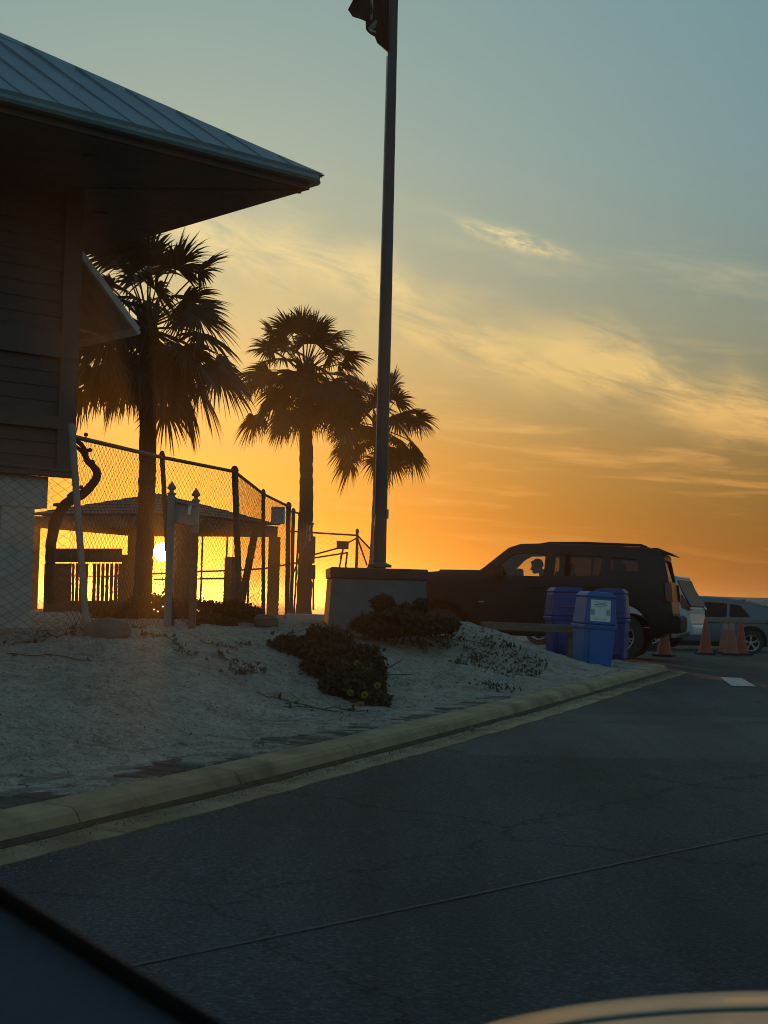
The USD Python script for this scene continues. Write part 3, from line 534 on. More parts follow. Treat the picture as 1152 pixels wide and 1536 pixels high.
obj('lamp_head', hullbox(at(514, 818, 33), (.26, .12, .16), .015), 'lamp_black', lamp); obj('panel', bar(at(505, 812, 33), at(523, 812.5, 33), .16, .012), 'dark_glass', lamp); obj('bracket', rod(at(514, 824, 33), at(510, 838, 33), .012), 'galv', lamp)

# ------------------------------------------------------------------ pavilion, picket fence, posts, sign kiosk
PC = at(238, 740, 40.0); R_ = 3.33
pav2 = thing('pavilion', 'dark open beach pavilion with low hip roof in front of the setting sun', 'pavilion', (PC[0], PC[1], .4))
ang0 = math.radians(20)
corn = [np.array([PC[0] + R_ * math.cos(ang0 + k * math.pi / 2) * (1.0), PC[1] + R_ * math.sin(ang0 + k * math.pi / 2), 0]) for k in range(4)]
ze = float(at(425, 784, 40)[2]); apex = np.array([PC[0], PC[1], PC[2]])
lay = 7
rf = None
for k in range(4):
    a, b = corn[k], corn[(k + 1) % 4]; ea, eb = np.array([a[0], a[1], ze]), np.array([b[0], b[1], ze])
    for j in range(lay):
        u0, u1 = j / lay, (j + 1.12) / lay if j < lay - 1 else 1
        P = [ea + (apex - ea) * u0, eb + (apex - eb) * u0, eb + (apex - eb) * u1, ea + (apex - ea) * u1]; P = [P[0] + Z3 * .018, P[1] + Z3 * .018, P[2], P[3]]
        v = np.array(P + [p - Z3 * .03 for p in P]); m = trimesh.Trimesh(v, np.vstack([np.array([[0, 1, 2], [0, 2, 3], [6, 5, 4], [7, 6, 4]]), [[0, 4, 5], [0, 5, 1], [1, 5, 6], [1, 6, 2], [2, 6, 7], [2, 7, 3], [3, 7, 4], [3, 4, 0]]]), process=False)
        if rf is None: rf = obj('roof', m, 'shingle', pav2)
        else: obj('shingle_course', m, 'shingle', rf)
zb0 = float(at(420, 803, 40)[2]); zb1 = float(at(420, 787, 40)[2])
ins = [PC * [1, 1, 0] + (c - PC * [1, 1, 0]) * .955 for c in corn]
for k in range(4): obj('beam', bar(ins[k] + Z3 * (zb0 + zb1) / 2, ins[(k + 1) % 4] + Z3 * (zb0 + zb1) / 2, .18, zb1 - zb0), 'dark_wood', pav2)
for k in range(4):
    c = ins[k]; pw_ = .44 if k == 3 else .30; obj('post', bar([c[0], c[1], .3], [c[0], c[1], zb0 - .004], pw_, pw_, up=(1, 0, 0), bev=.02), 'dark_wood', pav2)
pk = thing('picket_fence', 'dark wooden picket screen with solid top rail beside the house pier', 'fence', (*at(130, 900, 29)[:2], .4))
PD = 29.0
obj('top_board', [bar(at(70, 833, PD), at(183, 833, PD), .06, .26), bar(at(183, 839, PD), at(194, 839, PD), .06, .18)], 'dark_wood', pk)
xs_ = [70, 76, 82, 88, 94, 100, 105.5, 110.3, 116.2, 126, 142, 148.2, 154.7, 161.2, 167.8, 174.5, 181, 188]
for x, w in zip(xs_, [6.4, 6.4, 6.4, 6.4, 6.4, 6.4, 4.2, 3.6, 4.6, 12.5, 5.0, 4.6, 4.6, 4.6, 4.6, 5.2, 6.6, 6.6]):
    a, b = at(x, 845, PD + .05), at(x - 2.2, 930, PD + .05); b[2] = max(b[2], .3); obj('picket', bar(a, b, .03, w / F * PD, up=(1, 0, 0)), 'dark_wood', pk)
obj('rail', bar(at(70, 863.5, PD + .1), at(192, 865, PD + .1), .04, .022), 'dark_wood', pk); obj('base_board', bar(at(66, 918, PD - .05), at(196, 918, PD - .05), .06, .42), 'dark_wood', pk)
st = thing('piling', 'short square wooden piling standing under the pavilion edge', 'post', (*at(346, 905, 27)[:2], gz(*at(346, 905, 27)[:2])))
a, b = at(348, 838, 27), at(345, 912, 27); obj('shaft', bar(b - Z3 * .2, a, .235, .235, up=(1, 0, 0), bev=.02), 'weathered_wood', st); obj('cap', bar(a, a + Z3 * .03, .22, .22, up=(1, 0, 0), bev=.02), 'weathered_wood', st)
lb = thing('leaning_board', 'dark board leaning with two pale tags by the pavilion corner', 'board', (*at(362, 912, 26)[:2], gz(*at(362, 912, 26)[:2])))
a, b = at(384, 790, 26), at(360, 915, 26); obj('plank', bar(b, a, .05, .12, up=(1, 0, 0)), 'weathered_wood', lb)
for x, y in ((380, 820), (377.5, 835)): obj('tag', bar(at(x, y, 25.9), at(x + 5, y + 1, 25.9), .01, .03), 'sign_white', lb)
NB = 16.5; kb = at(255, 935, NB); kz = gz(kb[0], kb[1])
ki = thing('notice_board', 'pale notice board between two posts with pointed finials', 'sign', (kb[0], kb[1], kz))
tops = [at(257.5, 742, NB), at(294, 752, NB + .25)]
for t_, px in zip(tops, (257, 294)):
    w = .072; pb = np.array([t_[0], t_[1], kz - .1 if px < 270 else float(at(294, 800, NB + .2)[2])]); p = obj('post', bar(pb, t_, w, w, up=(1, 0, 0), bev=.006), 'post_grey', ki)
    obj('finial', lathe(np.array([(0, 0), (.058, 0), (.058, .018), (.028, .032), (.024, .055), (.052, .072), (.056, .088), (.034, .125), (.0, .175)]) * .86, t_, 14), 'post_grey', p, 40)
a, b = at(261, 766, NB + .04), at(290, 772, NB + .22); bd = obj('board', bar(a, b, .03, .215), 'sign_face', ki)
obj('frame', bar(at(261, 751.5, NB + .02), at(290, 757.5, NB + .2), .05, .024), 'post_grey', bd); obj('frame', bar(at(261, 782, NB + .02), at(290, 787, NB + .2), .05, .024), 'post_grey', bd)
obj('emblem', bar(at(282, 764, NB + .14), at(286.5, 765, NB + .16), .006, .11), 'sign_white', bd)
obj('support', bar(np.array([tops[1][0], tops[1][1] + .02, kz - .1]), np.array([tops[1][0], tops[1][1] + .02, float(at(294, 800, NB + .2)[2])]), .07, .07, up=(1, 0, 0)), 'weathered_wood', ki)
# utility boxes strapped to the second palm, pale footing behind the planter
ub = thing('utility_box', 'grey electrical boxes and conduit fixed to the second palm trunk', 'electrical box', at(466, 872, 31.5))
obj('meter', hullbox(at(463, 800, 31.6), (.085, .07, .33), .012), 'box_grey', ub)
for y0, y1, x in ((804, 832, 469.5), (832, 846, 468.5), (847, 869, 469.5)): obj('cabinet', hullbox(at(x, (y0 + y1) / 2, 31.7), (.10, .10, (y1 - y0 - 1) / F * 31.7), .012), 'galv', ub)
obj('conduit', rod(at(470, 868, 31.8), at(470, 915, 31.8), .022), 'galv', ub, 40)
fo = at(460, 928, 24); obj('concrete_step', box([fo[0], fo[1] + .3, fo[2] - .1], (.66, .5, .34), bev=.015), 'concrete', None, label='low pale concrete step between second palm and planter', cat='step')

# ------------------------------------------------------------------ palms
def fan(o, d, Lp, Lb, sag, r, n=36, spread=1.8, roll=0.0):
    """One fan leaf: a stalk from o along d that sags, then a blade of n leaflets."""
    d = unit(d); t = np.linspace(0, 1, 6); pts = o + d * (t * Lp)[:, None] - Z3 * (sag * Lp * .35 * t ** 2)[:, None]
    end = pts[-1]; ax = unit(pts[-1] - pts[-2] - Z3 * .25 * sag); side = np.cross(ax, Z3); side = unit(side) if np.linalg.norm(side) > .1 else np.array([math.cos(roll * 9), math.sin(roll * 9), 0])
    nrm = np.cross(side, ax); side = side * math.cos(roll) + nrm * math.sin(roll); nrm = np.cross(side, ax)
    stalk = tube(pts, np.linspace(.020, .010, 6), 4, False)
    ph = np.linspace(-spread, spread, n) + r.normal(0, .03, n); Ls = Lb * (1 - .22 * np.abs(ph) / spread) * r.uniform(.86, 1.08, n)
    tt = np.array([0, .30, .62, .85, 1.0]); ww = np.array([.005, .027, .019, .009, .0012]) * (Lb / .7); dr = (.10 + .28 * sag + r.uniform(0, .22, n))
    dirs = np.cos(ph)[:, None] * ax + np.sin(ph)[:, None] * side + nrm * (.16 * np.cos(ph * 1.5))[:, None]; dirs /= np.linalg.norm(dirs, axis=1, keepdims=True)
    c = end + dirs[:, None] * (Ls[:, None] * tt)[..., None] - Z3 * (dr[:, None] * Ls[:, None] * np.maximum(tt - .35, 0) ** 2 * 1.7)[..., None]
    wd = np.cross(dirs, nrm); wd /= np.linalg.norm(wd, axis=1, keepdims=True); wd = wd * .92 + nrm * r.normal(0, .35, n)[:, None]
    v = np.stack([c - wd[:, None] * ww[:, None], c + wd[:, None] * ww[:, None]], 2).reshape(-1, 3)
    b = (np.arange(n) * 10)[:, None] + (np.arange(4) * 2)[None]; b = b.ravel(); q = np.stack([b, b + 2, b + 3, b + 1], 1)
    return trimesh.util.concatenate([stalk, trimesh.Trimesh(v, np.vstack([q[:, [0, 1, 2]], q[:, [0, 2, 3]]]), process=False)])
def palm(label, px_base, px_top, Y, w0, w1, specs, dead, Lp, Lb, seed, heart_h=.9):
    r = np.random.default_rng(seed)
    top = at(*px_top, Y); base = at(*px_base, Y); base = np.array([base[0], base[1], gz(base[0], base[1]) - .1])
    t = thing('palm_tree', label, 'palm tree', base + Z3 * .1, 'cabbage palms behind the fence')
    k = 44; s = np.linspace(0, 1, k); path = base + (top - base) * s[:, None] + np.array([1, 0, 0]) * (.05 * np.sin(s * 3.0))[:, None]
    rad = (w0 + (w1 - w0) * s) / 2 * (1 + .05 * (np.arange(k) % 2) + r.uniform(-.04, .04, k)); rad[:3] *= [1.25, 1.15, 1.06]
    m = tube(path, rad, 18); m.vertices += (meshkit.fbm(m.vertices * 9, 3, seed)[:, None] - .5) * .03
    obj('trunk', m, 'palm_trunk', t, True)
    cr = obj('crown', [tube([top - Z3 * .25, top + Z3 * .1, top + Z3 * heart_h * .6, top + Z3 * heart_h], [w1 * .5, w1 * .72, w1 * .5, .03], 12)] +
             [tube([top + Z3 * z_ + np.array([math.cos(a), math.sin(a), 0]) * w1 * .45, top + Z3 * (z_ + .16) + np.array([math.cos(a), math.sin(a), .0]) * w1 * .75], [.035, .012], 4) for z_, a in zip(r.uniform(-.3, .45, 50), r.uniform(0, 6.28, 50))], 'palm_trunk', t, kind='stuff')
    for i in range(specs):
        a = i * 2.39996 + r.uniform(-.25, .25); f = i / specs
        el_ = math.radians(78 - 112 * f ** .8 + r.uniform(-15, 15)); sag = .08 + .62 * f + r.uniform(-.06, .14)
        d = np.array([math.cos(a) * math.cos(el_), math.sin(a) * math.cos(el_), math.sin(el_)])
        o = top + Z3 * heart_h * (.55 - .5 * f) + d * .08
        obj('frond', fan(o, d, Lp * r.uniform(.62, 1.14), Lb * r.uniform(.88, 1.12), sag, r, roll=r.uniform(-.9, .9)), 'palm_leaf', cr)
    for (az_, el_, lp, lb) in dead:
        d = np.array([math.cos(az_) * math.cos(el_), math.sin(az_) * math.cos(el_), math.sin(el_)])
        obj('dead_frond', fan(top + Z3 * r.uniform(-.05, .15) + d * .1, d, lp, lb, .9, r, n=30, spread=1.3, roll=r.uniform(-.6, .6)), 'palm_dead', cr)
    return t
r_ = np.random.default_rng(5)
dead1 = [(r_.uniform(0, 6.28), math.radians(r_.uniform(-62, -24)), r_.uniform(.35, .70), r_.uniform(.55, .8)) for _ in range(34)] + [(x, math.radians(-50), .85, .75) for x in (.15, -.25, .4)]
palm('largest cabbage palm with a thick shaggy skirt of hanging dead fronds', (211, 938), (221, 503), 25.0, .29, .26, 46, dead1, 1.15, .78, 21, .35)
dead2 = [(math.radians(200), math.radians(-58), .8, .55), (math.radians(170), math.radians(-30), 1.0, .6), (math.radians(20), math.radians(-40), .8, .55), (math.radians(-70), math.radians(-66), .6, .5)]
palm('middle cabbage palm with full round crown and grey boxes on its trunk', (455, 930), (457, 570), 33.0, .33, .26, 54, dead2, 1.0, .68, 33, .30)
palm('smallest and farthest cabbage palm half hidden by the flagpole', (555, 925), (568, 648), 40.0, .28, .24, 40, [(math.radians(195), math.radians(-45), .9, .7)], .92, .72, 45, .3)

# bare twisted branch between the house and the first palm
bt = thing('bare_tree', 'leafless twisted branch with round buds beside the house corner', 'tree', (*at(90, 800, 19)[:2], gz(*at(90, 800, 19)[:2])))
P = [at(x, y, 19) for x, y in [(76, 905), (76, 850), (80, 795), (104, 752), (124, 741), (138, 727), (146, 714), (140, 700), (131, 690), (126, 672), (120, 664), (114, 660)]]
tk, _ = splprep(np.array(P).T, s=0, k=3); q = np.stack(splev(np.linspace(0, 1, 50), tk), 1)
tr = tube(q, np.interp(np.linspace(0, 1, 50), [0, .45, .55, .85, 1], [.05, .075, .065, .045, .025]), 10); tr.vertices += (meshkit.fbm(tr.vertices * 12, 3, 9)[:, None] - .5) * .03
tkh = obj('trunk', tr, 'dark_wood', bt, True)
for a, b, c in (((131, 690), (124, 678), (112, 668)), ((140, 700), (139, 694), (140, 690)), ((118, 745), (108, 740), (101, 745)), ((104, 752), (92, 758), (80, 757))):
    obj('branch', tube([at(*a, 19), at(*b, 19), at(*c, 19)], [.04, .03, .02], 7), 'dark_wood', tkh, True)
for x, y in ((129, 652), (135, 675), (122, 731), (131, 676)): obj('bud', trimesh.creation.icosphere(1, .028, ).apply_translation(at(x, y, 19)), 'dark_wood', tkh, True)
obj('twig', rod(at(129, 652, 19), at(129, 664, 19), .009, sides=5), 'dark_wood', tkh)

# ------------------------------------------------------------------ planter, flagpole, flag
PL = at(562, 900, 18.9); pz = gz(PL[0], PL[1]) - .1; zt, zc_ = float(at(562, 852, 18.3)[2]), float(at(562, 869, 18.3)[2]); PLY = 18.9
planter = thing('planter', 'square blue grey stucco planter with brown cap under the flagpole', 'planter', (PL[0], PL[1], pz))
def frust(c, w0, w1, z0, z1, rz, bev=.02):
    v = [];
    for w, z in ((w0, z0), (w1, z1)):
        for sx, sy in ((-1, -1), (1, -1), (1, 1), (-1, 1)): v.append((m3.Manifold.sphere(bev, 8).translate((sx * (w / 2 - bev), sy * (w / 2 - bev), z + (bev if z == z0 else -bev)))))
    m = tm(m3.Manifold.batch_hull(v)); m.apply_transform(trimesh.transformations.rotation_matrix(rz, [0, 0, 1])); m.apply_translation([c[0], c[1], 0]); return m
RZ = math.radians(5.0)
obj('wall', frust(PL, 1.21, 1.13, pz - .1, zc_, RZ, .012), 'planter_wall', planter, 30)
obj('cap', frust(PL, 1.165, 1.175, zc_ + .002, zt, RZ, .02), 'planter_cap', planter, 30)
fp0, fp1 = at(569, 851, 18.9), at(590.5, 0, 18.9); dirp = (fp1 - fp0); ztop = 9.9; fpt = fp0 + dirp * (ztop - fp0[2]) / dirp[2]
pole = thing('flagpole', 'tall dark metal flagpole rising from the square planter', 'flagpole', fp0 - Z3 * .02)
obj('pole', tube([fp0 - Z3 * .03, fp0 + (fpt - fp0) * .35, fpt], [.080, .074, .050], 20), 'pole_metal', pole, 40)
obj('collar', lathe([(.081, 0), (.15, 0), (.15, .03), (.10, .05), (.081, .06)], fp0 - Z3 * .0, 20), 'pole_metal', pole, 40)
obj('finial', trimesh.creation.icosphere(2, .09).apply_translation(fpt + Z3 * .08), 'steel', pole, True)
hal = lambda z, dx: fp0 + dirp * ((z - fp0[2]) / dirp[2]) + np.array([dx, -.05, 0])
obj('halyard', tube([hal(1.95, -.075), hal(3.2, -.078), hal(5.0, -.073), hal(7.7, -.066)], .006, 5), 'rope', pole, True)
obj('halyard', tube([hal(1.95, -.06), hal(1.7, -.082), hal(1.0, -.085)], .006, 5), 'rope', pole, True)
obj('cleat', hullbox(hal(1.95, .085), (.03, .02, .12), .008), 'steel', pole)
# limp flag: rows of folds hanging from the pole; lower edge as in the photograph
edge = [(586, 80), (575, 73), (566, 68), (563, 60), (562, 56), (556, 52), (549, 46), (548.5, 34), (540, 31), (529, 27), (525, 19), (521.5, 14), (526, 8), (530, 2), (534, -14), (537, -40), (540, -80), (545, -120)]
ed = np.array([at(x, y, 18.88) for x, y in edge]); nU, nV = 46, 40; FV = np.zeros((nV, nU, 3))
hoist = [fp0 + dirp * ((z - fp0[2]) / dirp[2]) - np.array([.055, .02, 0]) for z in np.linspace(ed[0][2] + .02, 9.6, nV)]
for i in range(nV):
    s = np.linspace(0, 1, nU); e = np.array([np.interp(i / (nV - 1), np.linspace(0, 1, len(ed)), ed[:, k]) for k in range(3)])
    p = hoist[i] + (e - hoist[i]) * s[:, None]; amp = .055 * np.minimum(1, s * 4) * (1 - .4 * s)
    p[:, 1] += amp * np.sin(s * 17 + .6 * math.sin(i * .22)) - .03 * np.sin(i * .5 + s * 5) * s; FV[i] = p
q = np.array([[a * nU + b, (a + 1) * nU + b, (a + 1) * nU + b + 1, a * nU + b + 1] for a in range(nV - 1) for b in range(nU - 1)])
fl_ = obj('flag', (FV.reshape(-1, 3), q), 'flag_cloth', None, True, label='dark flag with pale emblem hanging limp at the top of the flagpole', cat='flag')
def patch(pxs):
    out_ = []
    for x, y in pxs:
        p = at(x, y, 18.88); k = np.argmin(((FV.reshape(-1, 3) - p)[:, [0, 2]] ** 2).sum(1)); out_.append(np.array([p[0], FV.reshape(-1, 3)[k][1] - .03, p[2]]))
    return np.array(out_)
for poly in ([(555.5, -6), (559.5, -6), (560, 14), (558.5, 29), (555, 29), (556, 14)], [(564, 32), (565.5, 36), (563, 42), (557, 43), (552, 41), (557, 41), (562, 39)], [(552, 43.5), (557, 46), (564, 46.5), (564.5, 50), (561, 49), (555, 48)]):
    v = patch(poly); obj('emblem', (np.vstack([v, v + [0, .004, 0]]), np.array([[0, i, i + 1] for i in range(1, len(v) - 1)] + [[len(v), len(v) + i + 1, len(v) + i] for i in range(1, len(v) - 1)])), 'flag_white', fl_)

# ------------------------------------------------------------------ plants, rocks, litter on the sand
def leaves(pts, nrm, size, r, elong=1.5):
    n = len(pts); d = r.normal(size=(n, 3)); d /= np.linalg.norm(d, axis=1, keepdims=True); d = d * .9 + nrm * .5; d /= np.linalg.norm(d, axis=1, keepdims=True)
    s = np.cross(d, r.normal(size=(n, 3))); s /= np.linalg.norm(s, axis=1, keepdims=True); sz = size * r.uniform(.6, 1.3, n)[:, None]
    up_ = np.cross(d, s)
    v = np.stack([pts - d * sz * .5 * elong, pts + s * sz * .5 + up_ * sz * .12, pts + d * sz * .6 * elong - up_ * sz * .1, pts - s * sz * .5 + up_ * sz * .12], 1).reshape(-1, 3); b = np.arange(n) * 4
    return trimesh.Trimesh(v, np.vstack([np.stack([b, b + 1, b + 2], 1), np.stack([b, b + 2, b + 3], 1)]), process=False)
def bush(name, label, lumps, n, size, seed, material='leaf_bush', stems=26, flowers=()):
    """lumps: (px, py, depth, rx, ry, rz) ellipsoids that sit on the sand."""
    r = np.random.default_rng(seed); lumps = [(at(x, y, Y), np.array(rr)) for x, y, Y, *rr in lumps]; c0 = np.mean([c for c, _ in lumps], 0)
    t = thing(name, label, 'bush', (c0[0], c0[1], gz(c0[0], c0[1]))); vol = np.array([np.prod(rr) ** .8 for _, rr in lumps]); vol /= vol.sum(); P, Nn = [], []
    for (c, rr), f in zip(lumps, vol):
        k = int(n * f * 1.5); d = r.normal(size=(k, 3)); d /= np.linalg.norm(d, axis=1, keepdims=True); rad = r.uniform(.25, 1, k) ** .45 * (.80 + .42 * meshkit.fbm(d * 2.3 + c, 3, seed)); rad *= np.where(r.random(k) < .05, 1.18, 1)
        p = c + d * rad[:, None] * rr; g = sandz(p[:, 0], p[:, 1], False); ok = (p[:, 2] > g) & (meshkit.fbm(p * 6, 2, seed + 1) > .36); P.append(p[ok]); Nn.append(d[ok])
    P, Nn = np.vstack(P)[:n], np.vstack(Nn)[:n]
    dry = r.random(len(P)) < .28
    obj('foliage', leaves(P[~dry], Nn[~dry], size, r), material, t, kind='stuff'); obj('dry_foliage', leaves(P[dry], Nn[dry], size * .8, r, 2.2), 'leaf_dry', t, kind='stuff')
    st_ = []
    for _ in range(stems):
        c, rr = lumps[r.integers(len(lumps))]; e = c + r.normal(size=3) * rr * .85; e[2] = max(e[2], c[2] + .1 * rr[2]); b = np.array([c[0] + r.normal() * rr[0] * .2, c[1] + r.normal() * rr[1] * .2, 0]); b[2] = gz(b[0], b[1]) - .02
        st_.append(tube([b, (b + e) / 2 + r.normal(size=3) * .03, e], [.010, .007, .004], 4, False))
    obj('stems', st_, 'stem', t, kind='stuff')
    for x, y, Y in flowers:
        c = at(x, y, Y); fn = unit(np.array([0, 0, CZ]) - c + r.normal(size=3) * .35); u = unit(np.cross(fn, Z3)); w = np.cross(fn, u); m = []
        for k in range(11):
            a = k * 2 * math.pi / 11; dd = u * math.cos(a) + w * math.sin(a); ss_ = u * -math.sin(a) + w * math.cos(a)
            m.append((np.array([c + dd * .008, c + dd * .022 + ss_ * .0075, c + dd * .034 + fn * .004, c + dd * .022 - ss_ * .0075]), np.array([[0, 1, 2], [0, 2, 3]])))
        fh = obj('flower', m, 'petal', t, kind='stuff'); obj('flower_eye', trimesh.creation.icosphere(1, .013).apply_translation(c + fn * .003), 'flower_eye', fh)
    return t
bush('dune_bush', 'large dark bush with small yellow flowers spilling down the sand bank', [(392, 975, 15.9, .18, .3, .08), (415, 982, 15.6, .22, .3, .15), (440, 985, 15.2, .32, .4, .22), (490, 985, 15.0, .32, .42, .30), (500, 1015, 14.3, .34, .45, .30), (530, 1045, 13.6, .30, .42, .30), (545, 1010, 14.2, .22, .35, .30), (505, 1050, 13.6, .22, .3, .22), (565, 1065, 13.2, .14, .22, .18)], 15000, .034, 3,
     flowers=[(531, 1060, 12.95), (541, 1057, 12.95), (526, 1039, 13.2), (530, 1017, 13.6), (536, 995, 13.75), (566, 1028, 13.3), (569, 1040, 13.2), (547, 1042, 13.1)])
bush('dune_bush', 'low grey green bush growing against the foot of the square planter', [(575, 905, 17.6, .14, .18, .10), (632, 910, 17.7, .10, .15, .10), (590, 936, 17.4, .45, .35, .15), (556, 938, 17.5, .24, .28, .10), (640, 938, 17.6, .26, .3, .12), (668, 938, 17.9, .18, .3, .10), (612, 924, 17.6, .22, .25, .14), (575, 915, 17.6, .16, .2, .12)], 9000, .032, 4)
bush('dune_scrub', 'ragged low scrub in the glow below the notice board', [(225, 915, 23, .55, .4, .22), (180, 922, 22, .4, .4, .16), (290, 920, 22.5, .45, .4, .22), (330, 926, 21, .35, .4, .18), (262, 890, 22, .22, .2, .42)], 6000, .045, 6, 'leaf_dry', 40)
bush('dune_scrub', 'sprawling green scrub beside the small boulder by the fence', [(350, 925, 19, .28, .3, .20), (320, 938, 18, .30, .3, .12), (378, 930, 19.2, .18, .25, .16)], 3600, .036, 7, 'leaf_bush', 24)
def blades(c, n, h, sp, r):                # a grass tuft
    out_ = []
    for _ in range(n):
        a = r.uniform(0, 6.28); d = np.array([math.cos(a), math.sin(a), 0]); b = c + d * r.uniform(0, sp * .25); l = h * r.uniform(.5, 1.1); e = b + Z3 * l * r.uniform(.6, 1) + d * l * r.uniform(.2, .7); mpt = b + Z3 * l * .55 + d * l * .12
        s = np.array([-d[1], d[0], 0]) * .004; out_.append((np.array([b - s, b + s, mpt + s * .8, mpt - s * .8, e]), np.array([[0, 1, 2], [0, 2, 3], [3, 2, 4]])))
    return out_
rg = np.random.default_rng(14); tufts = []
for x, y, Y, n, h in [(318, 905, 23, 40, .45), (332, 912, 22, 40, .4), (300, 900, 24, 30, .5), (366, 905, 24, 30, .35), (275, 905, 22, 30, .55), (188, 905, 23, 30, .55), (420, 930, 22, 20, .25), (470, 940, 21, 20, .15)]:
    p = at(x, y, Y); p[2] = gz(p[0], p[1]); obj('grass_tuft', blades(p, n, h, .4, rg), 'leaf_dry', None, kind='stuff', label='thin dry beach grass sticking up near the fence', cat='grass')
# creeping vines and small clumps on the right flank and crest of the bank
vine_px = [(700, 975), (718, 985), (735, 972), (752, 985), (770, 1000), (742, 1000), (728, 1006), (760, 1015), (785, 990), (788, 1010), (738, 1030), (745, 1036), (712, 990), (690, 960), (650, 965), (625, 968), (805, 1000), (800, 1015), (610, 955), (560, 960), (765, 975), (720, 958)]
cree = thing('dune_creeper', 'scattered low creeper clumps on the right flank of the sand bank', 'plant', (1.2, 17.5, gz(1.2, 17.5)))
def onsand(x, y):
    d = ray(x, y); Y = 6.0; best = None
    ys_ = np.arange(6, 26, .04); p = np.array([0, 0, CZ]) + d * (ys_ / d[1])[:, None]; below = p[:, 2] < sandz(p[:, 0], p[:, 1], False); k = int(np.argmax(below)) if below.any() else len(ys_) - 1
    q_ = p[k].copy(); q_[2] = gz(q_[0], q_[1]); return q_
for i, (x, y) in enumerate(vine_px):
    c = onsand(x, y); k = rg.integers(16, 60); rr = rg.uniform(.04, .12); d = rg.normal(size=(k, 3)) * [rr, rr * 1.6, .03]; p = c + d; p[:, 2] = sandz(p[:, 0], p[:, 1]) + np.abs(d[:, 2]) + .012
    obj('clump', leaves(p, np.tile(Z3, (k, 1)), .024, rg), rng.choice(['leaf_bush', 'leaf_dry']), cree, kind='stuff')
runners = thing('vine_runner', 'dry brown vine runners trailing over the sand bank crest', 'plant', (-.8, 14.5, gz(-.8, 14.5)))
for x, y in [(330, 985), (300, 965), (385, 1040), (425, 1062), (600, 955), (690, 985), (20, 965), (60, 960), (10, 985), (345, 1010), (640, 960), (110, 950), (220, 958)]:
    c = onsand(x, y); a = rg.uniform(-.6, .6) + (0 if x > 200 else .3); n = 9; st_ = [c[:2]]
    for _ in range(n): a += rg.normal() * .35; st_.append(st_[-1] + .085 * np.array([math.cos(a), math.sin(a)]))
    p = np.array(st_); p3 = np.column_stack([p, sandz(p[:, 0], p[:, 1]) + .012 + .02 * rg.random(len(p))]); m = [tube(p3, .0042, 4)]
    k = rg.integers(10, 46); pp = p3[rg.integers(0, len(p3), k)] + rg.normal(size=(k, 3)) * [.05, .05, .012]; m.append(leaves(pp, np.tile(Z3, (k, 1)), .03, rg)); obj('runner', m, 'leaf_dry' if rg.random() < .65 else 'stem', runners, kind='stuff')
def rock(name, label, px, Y, s, seed):
    c = at(*px, Y); m = trimesh.creation.icosphere(4, 1.0); v = m.vertices; v = v * (1 + .35 * (meshkit.fbm(v * 1.3 + seed, 4, seed) - .5))[:, None]; v = np.sign(v) * np.abs(v) ** .85; m.vertices = v * s
    m.apply_translation([c[0], c[1], gz(c[0], c[1]) + s[2] * .45]); return obj(name, m, 'rock', None, True, label=label, cat='rock')
rock('boulder', 'long rounded brown boulder beside the foot of the pale leaning post', (161, 945), 13.8, np.array([.215, .17, .105]), 3)
rock('boulder', 'small round reddish boulder below the fence corner', (399, 940), 18.5, np.array([.155, .13, .10]), 8)
rock('stone', 'fist sized dark stone lying alone on the open sand slope', tuple([135, 1028]), onsand(135, 1028)[1], np.array([.035, .03, .025]), 4)
rock('stone', 'white stone near the rail end by the left blue bin', (803, 965), 21.5, np.array([.07, .06, .06]), 6)
rock('stone', 'small dark stone lying in the kerb gutter', (707, 1113), onroad(707, 1113)[1] + .05, np.array([.022, .02, .016]), 9)
gi = rng.integers(45, 235, 3500); go = np.clip(rng.normal(.15, .045, 3500), .02, .225) ; gp_ = GL[gi] + NL[gi] * go[:, None] + tg[gi] * rng.uniform(-.05, .05, 3500)[:, None]; gzz_ = zr(gp_[:, 1]) + np.interp(go, [p[0] for p in PROF[:-1]], [p[1] for p in PROF[:-1]]) + .006
obj('gutter_grit', leaves(np.column_stack([gp_, gzz_]), np.tile(Z3, (3500, 1)), .007, rng, 1.3), 'debris', None, kind='stuff', label='sand grit and dry bits washed into the kerb gutter', cat='grit')
di = rng.integers(45, 235, 4200); do_ = -np.abs(rng.normal(0, .16, 4200)) * (.4 + 1.2 * meshkit.noise(np.column_stack([di * .09, di * 0, di * 0]), 8)); dp_ = GL[di] + NL[di] * do_[:, None] + tg[di] * rng.uniform(-.05, .05, 4200)[:, None]
obj('road_edge_sand', leaves(np.column_stack([dp_, zr(dp_[:, 1]) + .005]), np.tile(Z3, (4200, 1)), .006, rng, 1.2), 'kerb_paint', None, kind='stuff', label='loose pale sand grains drifted onto the asphalt along the gutter', cat='sand grains')
# shell bits and twigs scattered over the sand: nobody could count them
pts = np.column_stack([rng.uniform(-4.5, 2.4, 6000), rng.uniform(6.5, 19, 6000)])
import shapely
pts = pts[shapely.contains_xy(isl.buffer(-.35), pts[:, 0], pts[:, 1])]
zz = sandz(pts[:, 0], pts[:, 1])
P3 = np.column_stack([pts, zz + .003]); h = rng.random(len(P3)) < .6
obj('shell_grit', leaves(P3[h], np.tile(Z3, (h.sum(), 1)), .008, rng, 1.0), 'shell', None, kind='stuff', label='pale shell bits scattered over the sand bank', cat='shell bits')
obj('dry_litter', leaves(P3[~h], np.tile(Z3, ((~h).sum(), 1)), .011, rng, 2.6), 'debris', None, kind='stuff', label='dark dry plant litter scattered over the sand bank', cat='litter')

